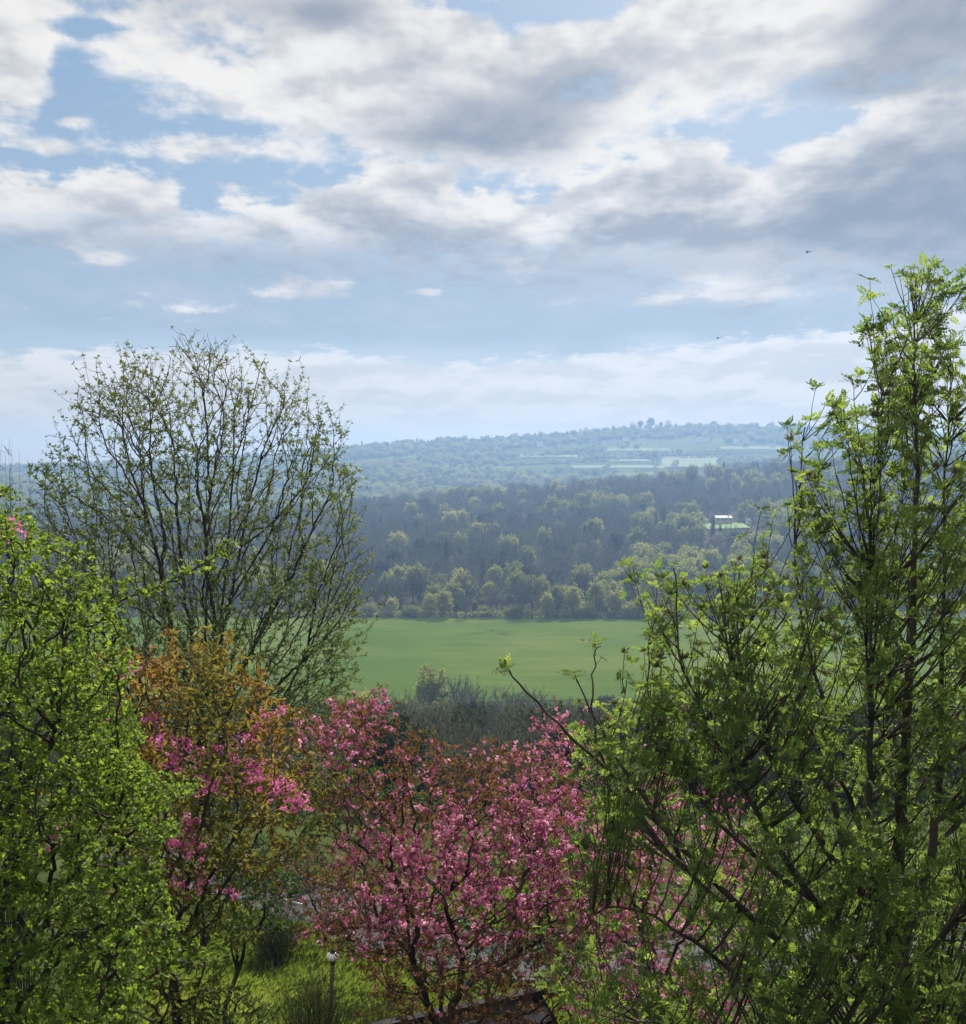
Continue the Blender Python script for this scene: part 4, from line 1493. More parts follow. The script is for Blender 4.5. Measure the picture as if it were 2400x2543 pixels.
limb_r = np.concatenate([r0 * (1 - np.linspace(0, 1, len(st))) ** 1.7 * .95 + .006 for st, r0 in zip(stems, [.13, .065, .06, .055, .05, .05, .03, .026, .045, .042, .048, .045, .042, .038, .034])])
tb = MB()
for st, r0 in zip(stems, [.13, .065, .06, .055, .05, .05, .03, .026, .045, .042, .048, .045, .042, .038, .034]):
    q = st + np.vstack([np.zeros((1, 3)), rng.normal(0, .012, (len(st) - 1, 3))])
    tb.tube(q, r0 * (1 - np.linspace(0, 1, len(st))) ** 1.7 * .95 + .006, 9 if r0 > .06 else 7)
ends = np.concatenate([clumped([(1255, 1120), (1330, 1085), (1500, 1080), (1530, 1500), (1260, 1480)], 11.3, 1.2, 90, 70, (.08, .1, .1), rng), clumped(RP, 11.5, 1.9, 1300, 860, (.09, .13, .13), rng, 230, .15, low_left), clumped([(1690, 530), (1850, 525), (1850, 720), (1680, 720)], 11.3, .3, 26, 12, (.05, .05, .06), rng)])
uv = [q * 1876 / W for q in project(ends)]
ends = ends[(uv[1] > 505) & ~((uv[1] < 740) & (uv[0] < 1655))]
sp_l, sd_l, tip_l = [], [], []


def add_whip(S0, E, r0):
    L = np.linalg.norm(E - S0)
    C = np.array([E[0] * .62 + S0[0] * .38, E[1] * .62 + S0[1] * .38, S0[2] + .36 * (E[2] - S0[2])])
    m_ = max(4, int(L / .13))
    t = np.linspace(0, 1, m_)[:, None]
    p = (1 - t) ** 2 * S0 + 2 * t * (1 - t) * C + t * t * E
    p[1:] += np.cumsum(rng.normal(0, .010, (m_ - 1, 3)), 0) * np.array([1, 1, .4])
    tb.tube(p, np.linspace(r0, .0028, m_), 5 if r0 > .010 else 4, cap=False)
    return p


def dress(p, start):
    m_ = len(p)
    for i in range(int(m_ * start), m_):
        d = p[i] - p[i - 1]; d /= np.linalg.norm(d) + 1e-9
        if i == m_ - 1:
            sp_l.append(p[i]); sd_l.append(d + np.array([0, 0, .3])); tip_l.append(p[i])
        elif rng.random() < .52:
            o = np.cross(d, rng.normal(0, 1, 3)); o /= np.linalg.norm(o) + 1e-9
            e = p[i] + o * rng.uniform(.03, .12) + d * rng.uniform(.03, .10)
            tb.tube(np.array([p[i], .5 * (p[i] + e) + o * .012, e]), [.0032, .0027, .0022], 3, cap=False)
            sp_l.append(e); sd_l.append(o * .7 + d * .5 + np.array([0, 0, .35]))


for E in ends:
    v_ = E - limb_p
    L = np.linalg.norm(v_, axis=1) + 1e-6
    cosv = v_[:, 2] / L
    cost = L * (1 + 4.0 * (1 - cosv) ** 1.2) + np.where(L < .5, 1.0, 0) + np.where(v_[:, 2] < .2, 3, 0)
    k = int(np.argmin(cost))
    L_ = L[k]
    p = add_whip(limb_p[k], E, min(.005 + .0050 * L_, limb_r[k] * .95))
    dress(p, (.55 if L_ > 1.0 else .30) if rng.random() < .85 else .8)
    for _ in range(rng.integers(0, 3) if L_ > .7 else 0):      # side shoots
        i = rng.integers(int(len(p) * .25), len(p) - 1)
        e2 = p[i] + np.array([rng.normal(0, .16), rng.normal(0, .16), rng.uniform(.25, .6)]) * min(1, L_ * .6)
        dress(add_whip(p[i], e2, .0055), .3)
for st in stems:
    dress(st[-8:], .3)
sp_ = np.array(sp_l); sdir = np.array(sd_l)
roses = [rosette(rng, int(k), (.55, 1.45), 4) for k in (3, 3, 4, 4, 5, 6)]
lb_ = MB()
split_scatter(lb_, roses, sp_, frames(sdir + rng.normal(0, .25, sdir.shape), rng), rng.uniform(.07, .15, len(sp_)), rng, 0)
P, tips = np.array(tip_l), np.ones(len(tip_l))
# flower-bud heads at some shoot tips
bb = MB()
tp_ = P[(tips == 1)]
kb = rng.random(len(tp_)) < .16
tp_ = tp_[kb]
cl = leaf_tuft(rng, 20, OVAL * np.array([.6, 1, 1]), (.1, 1.2), (0, .1), .5)
bb.scatter(cl, tp_ + np.array([0, 0, .01]), frames(np.tile([0, 0, 1.0], (len(tp_), 1)), rng, .3), rng.uniform(.05, .085, len(tp_)), 0, rng.random(len(tp_)))
M['bud'] = leaf_mat('bud', [(0, (.13, .14, .085)), (1, (.24, .23, .15))], (1.2, 1.1, 1.0), .3, .7, .2)
make_tree('rowan_tree', 'tall many-stemmed rowan in fresh green leaf rising on the right', base, tb, ([lb_, bb], ['crown', 'flower_buds']), [M['rowan_leaf'], M['bud']], M['bark_rowan'])
print('right rowan', len(sp_), sum(len(t) for t in lb_.t))

# --- left: sparse rowan further down the garden
rng = np.random.default_rng(77)
Y0 = 27.0
base = to_ground(np.array(at(395, 1700, Y0)))
LP = [(345, 632), (365, 665), (420, 655), (440, 660), (455, 690), (500, 700), (530, 725), (595, 735), (600, 790), (650, 815), (650, 870), (690, 905), (690, 990), (715, 1010), (745, 1090), (700, 1150), (705, 1250),
      (690, 1350), (620, 1420), (420, 1450), (180, 1420), (80, 1300), (40, 1150), (60, 1000), (100, 900), (120, 860), (170, 850), (130, 810), (165, 760), (205, 735), (255, 690), (300, 690), (335, 680)]
stems = [np.vstack([base, limb([(395, 1560), (398, 1350), (402, 1150), (405, 950), (400, 800), (380, 690)], [27] * 6, 6)])]
for k, (pts, Ys) in enumerate([
    ([(397, 1420), (340, 1250), (300, 1050), (250, 900), (215, 780)], [27, 26.6, 26.2, 25.9, 25.8]), ([(397, 1400), (440, 1200), (480, 1000), (520, 850), (570, 760)], [27, 26.6, 26.3, 26.2, 26.2]),
    ([(397, 1440), (480, 1280), (560, 1130), (630, 980), (670, 910)], [27, 27.2, 27.4, 27.5, 27.5]), ([(397, 1460), (300, 1330), (200, 1150), (130, 1000), (110, 910)], [27, 27.3, 27.6, 27.7, 27.7]),
    ([(397, 1380), (360, 1150), (340, 950), (330, 780), (345, 660)], [27, 27.5, 27.9, 28, 28]), ([(397, 1390), (435, 1150), (450, 950), (455, 800), (430, 690)], [27, 27.6, 28.2, 28.4, 28.4]),
    ([(397, 1480), (520, 1350), (640, 1230), (720, 1110)], [27, 26.7, 26.4, 26.2]), ([(397, 1500), (280, 1400), (150, 1280), (70, 1150)], [27, 26.6, 26.3, 26.2]),
    ([(397, 1500), (500, 1430), (610, 1370), (680, 1320)], [27, 27.4, 27.7, 27.9]), ([(397, 1400), (420, 1250), (400, 1050), (420, 900)], [27, 25.9, 25.1, 24.9])]):
    stems.append(limb(pts, Ys, 6))
targets = np.concatenate([clumped(LP, 27, 3.2, 6600, 640, (.27, .30, .27), rng, 200, .15), crown_points(LP, 27, 3.2, 1700, rng, 120, .4)])
targets = targets[project(targets)[1] * 1876 / W > 625 + .0014 * (project(targets)[0] * 1876 / W - 375) ** 2]
P, par = grow(stems, targets, .34, 1.5)
P, rad, tips, chains, main = finish(P, par, .0044, .432, .12, rng, smooth_it=2)
tb = MB(); branch_mesh(tb, P, rad, chains, rng, .06)
tuf = [leaf_tuft(rng, int(k), np.array([(0, 0, 0), (-.22, .5, .07), (0, 1.0, -.05), (.22, .5, .07)]), (.2, 1.4), (.1, .5)) for k in (2, 3, 4, 6)]
sp_, sdir, _ = twig_sites(P, par, tips, 4, .075, rng)
lowf = np.clip((project(sp_)[1] - 330) / 350, 0, 1)
keepm = rng.random(len(sp_)) < (.42 + .75 * lowf) * np.clip(1 + .6 * np.sin(sp_[:, 0] * 1.7) * np.sin(sp_[:, 2] * 1.3 + 1), .35, 1.4)
sp_, sdir, lowf = sp_[keepm], sdir[keepm], lowf[keepm]
lb_ = MB()
split_scatter(lb_, tuf, sp_, frames(sdir + rng.normal(0, .4, sdir.shape) + np.array([0, 0, .4]), rng), rng.uniform(.045, .12, len(sp_)), rng, 0, np.clip(rng.random(len(sp_)) * .8 + .25 * (1 - lowf), 0, 1))
make_tree('sparse_tree', 'round-headed dark-branched tree with thin young leaf against the sky, left', base, tb, ([lb_], ['crown']), [M['rowan_young']], M['bark_dark'])
print('left rowan', len(sp_))

# --- far left: hawthorn, dense small bright leaves in layered sprays
rng = np.random.default_rng(3)
base = to_ground(np.array(at(60, 2500, 10.0)))
HP = [(-160, 900), (30, 925), (60, 990), (110, 1040), (195, 1050), (190, 1100), (270, 1130), (230, 1170), (260, 1235), (275, 1300), (240, 1340), (285, 1430), (255, 1460), (310, 1500), (405, 1530), (310, 1570), (360, 1605),
      (315, 1650), (330, 1730), (350, 1795), (440, 1850), (350, 1885), (290, 1940), (280, 2100), (-200, 2150), (-200, 1200)]
stems = [np.vstack([base, limb([(40, 2250), (10, 1950), (-20, 1600), (-40, 1250), (-50, 980)], [10, 10, 10, 10.1, 10.2], 6)])]
for (pts, Ys) in [([(0, 2000), (120, 1850), (260, 1770), (330, 1780)], [10, 9.6, 9.3, 9.2]), ([(0, 1900), (140, 1700), (250, 1620), (340, 1600)], [10, 9.7, 9.5, 9.4]), ([(-10, 1750), (110, 1550), (250, 1500), (400, 1520)], [10, 9.8, 9.6, 9.5]),
                  ([(-20, 1600), (90, 1400), (200, 1320), (265, 1300)], [10, 10.2, 10.4, 10.5]), ([(-30, 1450), (60, 1280), (180, 1190), (330, 1130), (445, 1065)], [10, 9.9, 9.8, 9.7, 9.7]), ([(-30, 1350), (50, 1170), (130, 1090), (190, 1060)], [10, 10.3, 10.5, 10.6]),
                  ([(20, 2100), (180, 1980), (300, 1890), (430, 1850)], [10, 9.7, 9.5, 9.4]), ([(20, 2150), (140, 2060), (240, 2000)], [10, 9.2, 8.8]), ([(-20, 1650), (60, 1500), (120, 1420)], [10, 9.2, 8.7]), ([(0, 1900), (80, 1800), (160, 1750)], [10, 9.0, 8.6])]:
    stems.append(limb(pts, Ys, 5))
# points gathered in flat layered sprays
cen = crown_points(HP, 10.0, 1.9, 190, rng, 170, .35)
k_ = rng.integers(0, len(cen), 8600)
off = rng.normal(0, 1, (8600, 3)) * np.array([.25, .25, .06])
off[:, 2] -= .16 * np.hypot(off[:, 0], off[:, 1])
tg = cen[k_] + off
u_, v_ = project(tg)
ins = in_poly([(a * 1.012 - 4, b_) for a, b_ in HP], u_ * 1876 / W, v_ * 1876 / W)
tg = np.concatenate([tg[ins], crown_points(HP, 10.0, 1.8, 500, rng, 120, .4),
                     np.array([at(x, 1130 + (x - 330) * -.56 + rng.normal(0, 10), 9.7 + rng.normal(0, .06)) for x in np.linspace(200, 455, 60)])])
P, par = grow(stems, tg, .22, .5)
P, rad, tips, chains, main = finish(P, par, .0026, .44, .09, rng, smooth_it=1)
tb = MB(); branch_mesh(tb, P, rad, chains, rng, .09)
tuf = [leaf_tuft(rng, int(k), HAW, (.5, 1.45), (.05, .4), .25) for k in (3, 4, 5, 5)]
sp_, sdir, _ = twig_sites(P, par, tips, 6, .030, rng)
sp_ = sp_ + rng.normal(0, .012, sp_.shape)
print('hawthorn', len(sp_))
lb_ = MB()
split_scatter(lb_, tuf, sp_, frames(sdir * .4 + rng.normal(0, .35, sdir.shape) + np.array([0, 0, .75]), rng), rng.uniform(.022, .046, len(sp_)), rng, 0)
make_tree('hawthorn_tree', 'dense bright green small-leaved hawthorn filling the left edge', base, tb, ([lb_], ['crown']), [M['hawthorn_leaf']], M['bark_dark'])

# --- blossom trees
def blossom_tree(name, label, poly, Y, depth, n, stems, base, rng, leaf_m, flower_m, f_keep, l_keep, leaf_s, fl_s, spots=None, ka=.5, bf=.2, r_tip=.0034, leaf_dir=(0, 0, -.2), leaf_space=.10, fl_space=.12, r_max=.11, fl_tips=3, green=None):
    tg = np.concatenate([clumped(poly, Y, depth, int(n * .8), n // 13, (.17, .18, .12), rng, 190, .2), crown_points(poly, Y, depth, int(n * .2), rng, 190, .2)])
    P, par = grow(stems, tg, bf, ka)
    P, rad, tips, chains, main = finish(P, par, r_tip * .85, .455, r_max, rng, smooth_it=1)
    tb = MB(); branch_mesh(tb, P, rad, chains, rng, .10)
    balls = [blossom_ball(rng, int(k), 5, .36) for k in (4, 5, 5)]
    tufs = [leaf_tuft(rng, int(k), CHERRY, (.5, 1.6), (.2, .8), .3) for k in (3, 4, 5)]
    sp_, sdir, _ = twig_sites(P, par, tips, fl_tips, fl_space, rng)
    if spots is None:
        u_, v_ = project(sp_)
        k = rng.random(len(sp_)) < f_keep(u_ * 1876 / W, v_ * 1876 / W, sp_)
        fp = sp_[k]
    else:
        ctr = np.array([at(x, y_, yy) for x, y_, yy, _ in spots])
        fp = []
        for c_, (_, _, _, cnt_) in zip(ctr, spots):
            fp.append(c_ + rng.normal(0, 1, (cnt_ * 2, 3)) * np.array([.07, .07, .05]))
        fp = np.concatenate(fp)
    fb = MB()
    split_scatter(fb, balls, fp, frames(rng.normal(0, 1, fp.shape), rng), rng.uniform(*fl_s, len(fp)), rng, 0, np.clip(rng.normal(.5, .28, len(fp)), 0, 1))
    lp_, ld, _ = twig_sites(P, par, tips, 4, leaf_space, rng)
    u_, v_ = project(lp_)
    k = rng.random(len(lp_)) < l_keep(u_ * 1876 / W, v_ * 1876 / W, lp_)
    lp_, ld = lp_[k], ld[k]
    lb_ = MB()
    rr = rng.random(len(lp_)) if green is None else np.clip(green(*[q * 1876 / W for q in project(lp_)]) + rng.normal(0, .16, len(lp_)), 0, 1)
    split_scatter(lb_, tufs, lp_, frames(ld * .5 + rng.normal(0, .4, ld.shape) + np.array(leaf_dir), rng), rng.uniform(*leaf_s, len(lp_)), rng, 0, rr)
    print(name, 'flowers', len(fp), 'leaves', len(lp_), sum(len(t) for t in fb.t), sum(len(t) for t in lb_.t))
    return make_tree(name, label, base, tb, ([lb_, fb], ['crown', 'blossom']), [leaf_m, flower_m], M['bark_cherry'])


# bronze-leaved cherry between hawthorn and the pink tree
rng = np.random.default_rng(21)
Yb = 13.0
base = to_ground(np.array(at(350, 2400, Yb)))
BP = [(170, 1330), (230, 1290), (300, 1265), (360, 1260), (400, 1235), (440, 1275), (515, 1295), (520, 1340), (560, 1400), (570, 1450), (610, 1490), (640, 1560), (640, 1620), (600, 1670), (520, 1690), (470, 1720), (440, 1770),
      (460, 1830), (400, 1870), (420, 1930), (330, 2000), (250, 2050), (160, 1900), (120, 1600)]
stems = [np.vstack([base, limb([(348, 2150), (345, 1980), (330, 1800), (320, 1600), (340, 1420), (380, 1280)], [13, 13, 13, 13, 13, 13], 5)]),
         limb([(340, 1880), (400, 1720), (480, 1600), (580, 1540)], [13, 12.7, 12.4, 12.2], 5), limb([(325, 1700), (400, 1550), (470, 1430), (510, 1320)], [13, 13.3, 13.5, 13.6], 5), limb([(325, 1750), (250, 1600), (220, 1420)], [13, 13.2, 13.3], 5),
         limb([(335, 1850), (370, 1700), (400, 1560), (430, 1480)], [13, 12.3, 11.9, 11.7], 5)]
cl_ = [(530, 545, 5), (575, 255, 4), (640, 230, 4), (780, 580, 7), (895, 620, 9), (870, 710, 7), (985, 660, 8), (1040, 640, 5), (1110, 720, 10), (1115, 765, 12), (1000, 820, 10), (1060, 800, 7), (1215, 580, 8), (1265, 740, 10), (1320, 790, 14), (1360, 835, 8), (1415, 800, 9),
       (1465, 890, 9), (1290, 510, 4), (1350, 460, 4), (1140, 600, 4), (945, 990, 10), (960, 1010, 5), (860, 1100, 9), (935, 1090, 5), (1005, 1120, 5), (955, 1170, 5), (1020, 1175, 4), (890, 1290, 5), (990, 1300, 7), (910, 1340, 4), (1125, 1335, 4), (265, 1125, 4), (345, 1520, 3),
       (750, 480, 5), (830, 700, 5), (1500, 905, 5), (1240, 770, 7), (1180, 680, 4), (830, 1200, 4)]
spots_ = [(a * .393, 1206 + b_ * .393, 12.0 + rng.uniform(-.3, .4), c_ + 2) for a, b_, c_ in cl_]
spots_ += [(40, 1020, 10.3, 5), (12, 1045, 10.2, 5), (100, 1625, 9.0, 4)]
blossom_tree('bronze_cherry_tree', 'bronze-leaved cherry with magenta blossom clusters beside the hawthorn', BP, Yb, 1.5, 2500, stems, base, rng, M['bronze_leaf'], M['blossom_deep'], None,
             lambda x, y, p: np.clip(.95 - .25 * (y > 1700), 0, 1), (.065, .115), (.05, .085), spots=spots_, leaf_dir=(0, 0, -.65), leaf_space=.06, green=lambda x, y: .48 - (y - 1350) / 900 + .2 * np.sin(x / 37.0))

# the pink blossom tree in the middle
rng = np.random.default_rng(9)
Yp = 15.5
base = to_ground(np.array(at(870, 2250, Yp)))
PP = [(560, 1450), (590, 1385), (640, 1350), (700, 1335), (760, 1370), (785, 1430), (840, 1430), (900, 1465), (960, 1420), (1010, 1480), (1090, 1500), (1170, 1540), (1220, 1700), (1160, 1850), (1080, 1960), (1040, 2060), (850, 2060), (760, 1960),
      (720, 1900), (710, 1840), (640, 1830), (595, 1785), (640, 1720), (670, 1660), (640, 1600), (590, 1560)]
stems = [np.vstack([base, limb([(865, 2120), (875, 1990), (885, 1940), (940, 1890), (1010, 1850), (1080, 1780)], [15.5] * 6, 5)]),
         limb([(868, 2040), (825, 1930), (800, 1860), (812, 1800), (790, 1760), (760, 1690), (710, 1650), (690, 1635)], [15.5, 15.3, 15.2, 15.1, 15, 14.9, 14.8, 14.8], 5),
         limb([(690, 1635), (640, 1600), (600, 1590)], [14.8, 14.7, 14.7], 4), limb([(690, 1640), (740, 1590), (770, 1555), (740, 1470), (700, 1380)], [14.8, 14.9, 15.0, 15.3, 15.4], 5),
         limb([(812, 1800), (835, 1760), (860, 1680), (900, 1600), (950, 1500)], [15.1, 15.3, 15.6, 15.9, 16.2], 5), limb([(890, 1935), (900, 1860), (870, 1780), (860, 1740), (820, 1700)], [15.5, 15.0, 14.6, 14.4, 14.3], 5),
         limb([(860, 1740), (910, 1700), (960, 1640), (1040, 1580)], [14.4, 14.4, 14.5, 14.6], 5), limb([(800, 1860), (760, 1810), (700, 1800), (640, 1815)], [15.2, 14.9, 14.7, 14.6], 5), limb([(1010, 1850), (1000, 1750), (1050, 1650), (1110, 1560)], [15.5, 15.9, 16.3, 16.6], 5)]


def pk(x, y, p):
    core = np.exp(-(((x - 900) / 260) ** 2 + ((y - 1690) / 120) ** 2))
    tl = np.exp(-(((x - 680) / 110) ** 2 + ((y - 1400) / 75) ** 2))
    rt = np.exp(-(((x - 1090) / 120) ** 2 + ((y - 1600) / 130) ** 2))
    lo = np.clip((1960 - y) / 120, .25, 1)
    cl3 = np.sin(p[:, 0] * 5.1 + 1) * np.sin(p[:, 1] * 4.3) + np.sin(p[:, 2] * 7.0 + p[:, 0] * 2.2) + .5 * np.sin(p[:, 0] * 11 + p[:, 2] * 9)
    return np.clip((.05 + .92 * core + .50 * tl + .6 * rt), 0, 1) * lo * np.clip(.55 + .85 * cl3, .06, 1.0)


blossom_tree('pink_blossom_tree', 'spreading tree thick with pink blossom in the middle above the lamp', PP, Yp, 2.0, 4600, stems, base, rng, M['red_leaf'], M['blossom'], pk, lambda x, y, p: np.clip(.85 - .45 * np.exp(-(((x - 900) / 240) ** 2 + ((y - 1690) / 110) ** 2)), 0, 1),
             (.045, .085), (.075, .13), leaf_space=.05, fl_space=.032, fl_tips=6)

# second pink tree, behind the rowan
rng = np.random.default_rng(10)
Yq = 18.5
base = to_ground(np.array(at(1270, 2150, Yq)))
QP = [(1000, 1480), (1050, 1395), (1100, 1385), (1140, 1450), (1230, 1440), (1340, 1460), (1400, 1540), (1470, 1620), (1500, 1720), (1440, 1800), (1490, 1900), (1440, 2020), (1250, 2060), (1100, 1960), (1090, 1750), (1020, 1600)]
stems = [np.vstack([base, limb([(1270, 2050), (1260, 1900), (1230, 1750), (1180, 1600), (1090, 1430)], [18.5] * 5, 5)]), limb([(1265, 1960), (1330, 1800), (1380, 1680), (1400, 1580)], [18.5, 18.2, 18, 17.9], 5), limb([(1265, 1980), (1360, 1900), (1450, 1860)], [18.5, 18.1, 17.8], 5),
         limb([(1240, 1800), (1270, 1650), (1300, 1500)], [18.5, 18.9, 19.1], 5), limb([(1250, 1850), (1150, 1780), (1100, 1700)], [18.5, 18.3, 18.2], 5)]
blossom_tree('pink_blossom_tree', 'second pink blossom tree, half hidden behind the right-hand rowan', QP, Yq, 2.2, 2300, stems, base, rng, M['red_leaf'], M['blossom'], lambda x, y, p: np.clip(.8 + .3 * np.sin(x / 60.) * np.sin(y / 70.), 0, 1), lambda x, y, p: .6 + 0 * x,
             (.045, .085), (.07, .12), leaf_space=.08, fl_space=.07, fl_tips=5)


# --- understorey
def shrub(name, label, poly, Y, depth, n, base_xy, mat, rng, leaf_s, space=.06, prof=OVAL, ka=.4, cat='bush', r_tip=.003, k=(4, 5, 6), up=.6):
    base = to_ground(np.array(at(base_xy[0], base_xy[1], Y)))
    tg = crown_points(poly, Y, depth, n, rng)
    P, par = grow([np.vstack([base, .7 * base + .3 * tg.mean(0)])], tg, .3, ka)
    P, rad, tips, chains, main = finish(P, par, r_tip, .48, .06, rng, smooth_it=1)
    tb = MB(); branch_mesh(tb, P, rad, chains, rng, .10)
    sp_, sdir, _ = twig_sites(P, par, tips, 4, space, rng)
    lb_ = MB()
    split_scatter(lb_, [leaf_tuft(rng, q, prof, (.4, 1.4), (.1, .5)) for q in k], sp_, frames(sdir * .4 + rng.normal(0, .4, sdir.shape) + np.array([0, 0, up]), rng), rng.uniform(*leaf_s, len(sp_)), rng, 0)
    o = make_tree(name, label, base, tb, ([lb_], ['foliage']), [mat], M['bark_dark'])
    o['category'] = cat
    return o


rng = np.random.default_rng(31)
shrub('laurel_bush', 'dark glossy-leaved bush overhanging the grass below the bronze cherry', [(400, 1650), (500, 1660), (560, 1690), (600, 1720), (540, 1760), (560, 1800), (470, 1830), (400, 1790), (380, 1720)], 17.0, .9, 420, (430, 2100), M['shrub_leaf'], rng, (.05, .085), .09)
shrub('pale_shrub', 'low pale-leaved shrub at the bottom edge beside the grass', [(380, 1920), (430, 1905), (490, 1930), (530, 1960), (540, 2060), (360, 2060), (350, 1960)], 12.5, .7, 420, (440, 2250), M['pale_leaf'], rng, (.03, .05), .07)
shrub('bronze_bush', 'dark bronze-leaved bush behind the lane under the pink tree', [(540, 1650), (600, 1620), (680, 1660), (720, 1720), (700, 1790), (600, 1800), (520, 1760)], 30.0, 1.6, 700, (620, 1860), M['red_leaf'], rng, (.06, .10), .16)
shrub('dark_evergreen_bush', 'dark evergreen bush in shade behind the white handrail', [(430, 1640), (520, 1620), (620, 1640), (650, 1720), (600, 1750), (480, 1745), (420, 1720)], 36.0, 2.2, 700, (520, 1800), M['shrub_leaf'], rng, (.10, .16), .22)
shrub('young_tree', 'small bright green tree top showing behind the pink blossom', [(765, 1440), (790, 1425), (815, 1450), (810, 1490), (785, 1520), (755, 1500)], 60.0, 1.6, 300, (790, 1700), M['pale_leaf'], rng, (.12, .2), .22, cat='tree')
shrub('privet_hedge_bush', 'green bush below the right-hand rowan at the bottom corner', [(1500, 1700), (1650, 1600), (1876, 1550), (2050, 1600), (2050, 2150), (1450, 2150), (1430, 1900)], 16.0, 1.2, 1600, (1750, 2300), M['pale_leaf'], rng, (.05, .09), .12)


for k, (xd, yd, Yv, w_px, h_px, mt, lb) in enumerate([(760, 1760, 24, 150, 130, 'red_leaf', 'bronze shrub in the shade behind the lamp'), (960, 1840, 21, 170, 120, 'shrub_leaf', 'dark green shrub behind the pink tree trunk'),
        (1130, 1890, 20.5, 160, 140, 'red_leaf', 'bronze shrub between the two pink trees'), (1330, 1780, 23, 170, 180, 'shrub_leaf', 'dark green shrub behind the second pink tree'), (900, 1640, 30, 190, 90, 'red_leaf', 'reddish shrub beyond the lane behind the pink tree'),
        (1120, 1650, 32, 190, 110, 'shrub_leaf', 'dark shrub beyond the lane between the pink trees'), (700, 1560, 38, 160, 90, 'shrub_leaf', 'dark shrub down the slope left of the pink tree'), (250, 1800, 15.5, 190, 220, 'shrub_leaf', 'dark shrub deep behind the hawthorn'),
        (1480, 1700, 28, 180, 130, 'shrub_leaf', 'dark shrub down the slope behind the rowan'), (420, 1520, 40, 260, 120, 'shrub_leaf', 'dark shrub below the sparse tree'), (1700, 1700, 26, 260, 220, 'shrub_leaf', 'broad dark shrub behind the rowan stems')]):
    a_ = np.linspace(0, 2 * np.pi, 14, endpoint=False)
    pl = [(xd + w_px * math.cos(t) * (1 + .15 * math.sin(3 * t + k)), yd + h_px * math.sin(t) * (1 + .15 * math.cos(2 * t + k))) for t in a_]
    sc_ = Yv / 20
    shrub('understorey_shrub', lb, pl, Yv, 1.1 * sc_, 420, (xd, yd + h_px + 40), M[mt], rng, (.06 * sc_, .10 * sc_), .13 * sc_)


def wiry(name, label, x0, x1, ybase, ytop, Y, n, mat, rng, spread=.5, cat='bush'):
    """Shrub of thin whippy green stems."""
    a_, c_ = at(x0, ybase, Y), at(x1, ybase, Y)
    ctr = to_ground(np.array((a_ + c_) / 2), 0)
    root = empty(name, tuple(ctr))
    half = (c_.x - a_.x) / 2
    hmax = at((x0 + x1) / 2, ytop, Y).z - ctr[2]
    sb, tw = MB(), MB()
    for k in range(n):
        px0 = rng.normal(0, .28 * half); py0 = rng.normal(0, .3)
        gz = float(height(ctr[0] + px0, ctr[1] + py0)) - ctr[2] - .1
        an = rng.uniform(0, 6.28); lean = rng.uniform(.1, 1.0) * spread * half
        hh_ = hmax * rng.uniform(.45, 1.0)
        pts = np.array([(px0 + math.cos(an) * lean * t ** 1.6, py0 + math.sin(an) * lean * t ** 1.6, gz + hh_ * t) for t in np.linspace(0, 1, 6)]) + rng.normal(0, .02, (6, 3))
        (sb if k % 6 == 0 else tw).tube(pts, np.linspace(.009 if k % 6 == 0 else .006, .002, 6), 3, 0)
        for q in range(7):
            i = rng.integers(2, 6)
            d = pts[i] - pts[i - 1]; d /= np.linalg.norm(d)
            d = d + rng.normal(0, .35, 3)
            L = rng.uniform(.15, .42)
            tw.add(np.array([pts[i] + (-.003, 0, 0), pts[i] + (.003, 0, 0), pts[i] + d * L * .6 + (.003, 0, .01), pts[i] + d * L]), tris=[(0, 1, 2), (0, 2, 3)], rnd=rng.random())
    sb.build('stem', M['broom_stem'], root)
    tw.build('twigs', mat, root)
    return tag(root, label, cat)


wiry('broom_bush', 'wiry dark green broom bush with whippy stems in front of the lamp', 525, 700, 2060, 1880, 19.0, 330, M['broom_stem'], rng, 1.0)
wiry('broom_bush', 'smaller wiry bush low beside the broom, right of the lamp', 680, 780, 2060, 1945, 19.5, 140, M['broom_stem'], rng, 1.0)
wiry('dry_bush', 'brown wiry bush beside the lane left of the pink tree', 480, 600, 1850, 1752, 27.0, 260, M['broom_stem'], rng, 1.0)
wiry('bare_whip_tree', 'bare twiggy tree top showing above the hawthorn at the left edge', -20, 70, 1100, 868, 24.0, 120, M['broom_stem'], rng, .8, 'tree')

# --- long grass on the bank
rng = np.random.default_rng(41)
gb = MB()
n = 90000
gx = rng.uniform(-9, 4.5, n); gy = 16 + 20 * rng.random(n) ** 1.1
dist_road = np.min(np.hypot(gx[:, None] - rc[None, ::2, 0], gy[:, None] - rc[None, ::2, 1]), 1)
kk = (dist_road > 1.95) & (gy < 38)
gx, gy = gx[kk], gy[kk]
n = len(gx)
tall = .13 + .12 * (fbm(gx, gy, .8, 1) > -.1) + .16 * np.clip(fbm(gx, gy, .45, 3), 0, 1)
hgt = tall * rng.uniform(.6, 1.4, n)
an = rng.normal(.3, .9, n)
lean = rng.uniform(.1, .9, n)[:, None] * np.stack([np.cos(an), np.sin(an) * .5], -1) * hgt[:, None]
zg = height(gx, gy)
w2 = rng.uniform(.004, .008, n)
v0 = np.stack([gx - w2, gy, zg - .02], -1); v1 = np.stack([gx + w2, gy, zg - .02], -1)
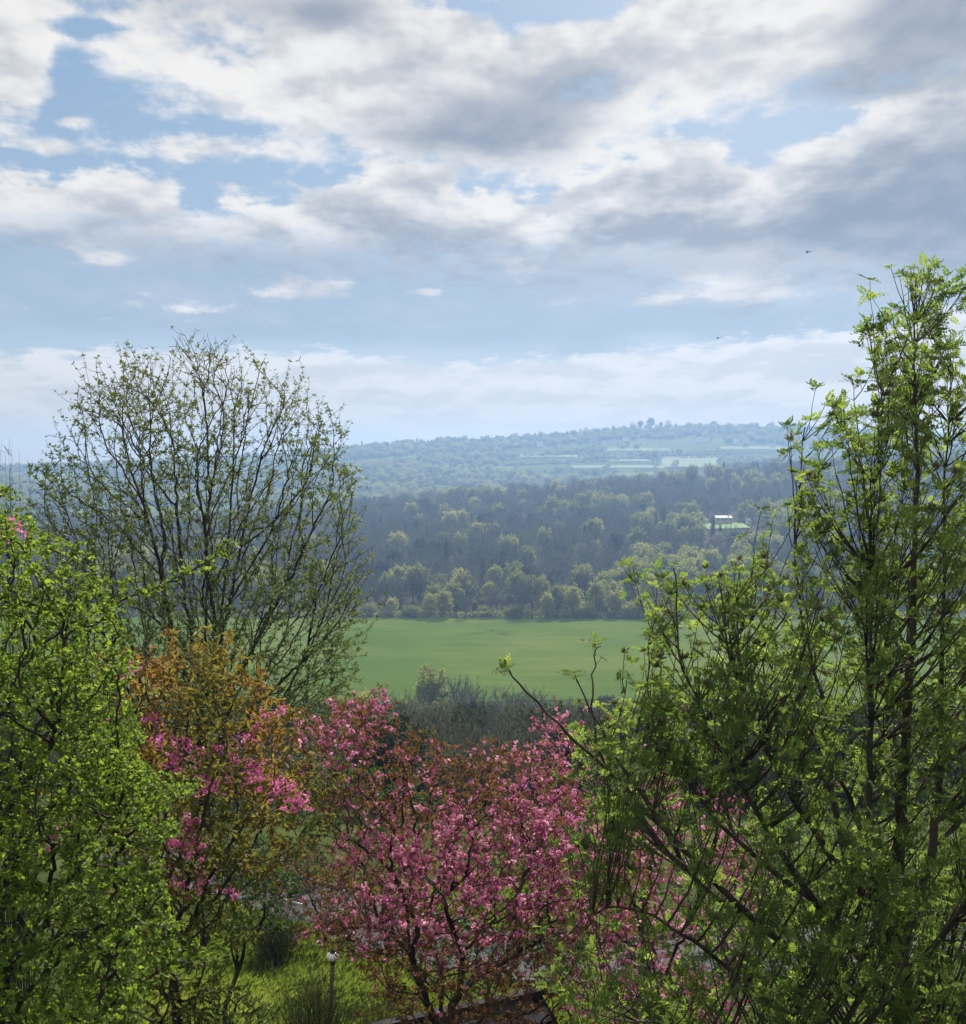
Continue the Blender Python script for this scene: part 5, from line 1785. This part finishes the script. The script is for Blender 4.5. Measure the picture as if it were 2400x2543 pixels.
v2 = np.stack([gx + w2 * .8 + lean[:, 0] * .35, gy + lean[:, 1] * .35, zg + hgt * .6], -1)
v3 = np.stack([gx + lean[:, 0], gy + lean[:, 1], zg + hgt * (1 - .25 * np.abs(lean[:, 0]) / hgt)], -1)
V = np.stack([v0, v1, v2, v3], 1).reshape(-1, 3)
T = (np.array([(0, 1, 2), (0, 2, 3)])[None] + (np.arange(n) * 4)[:, None, None]).reshape(-1, 3)
pt = np.clip(.5 + .35 * fbm(gx, gy, 1.3, 6) + rng.normal(0, .2, n), 0, 1)
gb.add(V, tris=T, rnd=np.repeat(pt, 4))
tag(gb.build('grass', M['grass_blade']), 'long bright grass on the garden bank', kind='stuff')

# --- two birds far off in the sky
M['bird'] = plain_mat('bird', (.03, .03, .03), .8, .1, .1, 3)
for (xd, yd, Y, lb) in [(1569, 490, 90, 'upper of two tiny dark birds in the sky left of the rowan top'), (1395, 657, 110, 'lower of two tiny dark birds in the sky above the far hill')]:
    q = at(xd, yd, Y)
    root = empty('bird', tuple(q), .4)
    b = MB(); b.tube([(0, -.14, 0), (0, -.05, .02), (0, .08, .01), (0, .16, 0), (0, .26, -.01)], [.02, .05, .045, .02, .01], 6); b.build('body', M['bird'], root)
    for s in (-1, 1):
        b = MB(); b.add([(0, -.06, .02), (s * .16, -.10, .09), (s * .34, .02, .05), (s * .15, .05, .07), (0, .07, .02)], tris=[(0, 1, 4), (1, 3, 4), (1, 2, 3)]); b.build('wing', M['bird'], root)
    tag(root, lb, 'bird')

# ------------------------------------------------------------------ haze in the valley
M['haze'], nt, out = new_mat('haze')
pv = nt.nodes.new('ShaderNodeVolumePrincipled')
pv.inputs['Color'].default_value = (.33, .53, .89, 1)
pv.inputs['Density'].default_value = 0.00030
pv.inputs['Anisotropy'].default_value = 0.35
nt.links.new(pv.outputs[0], out.inputs['Volume'])
hzb = MB()
hzb.box((0, 2000, 30), (6400, 4200, 190))
tag(hzb.build('haze', M['haze']), 'thin blue haze filling the valley', kind='stuff')
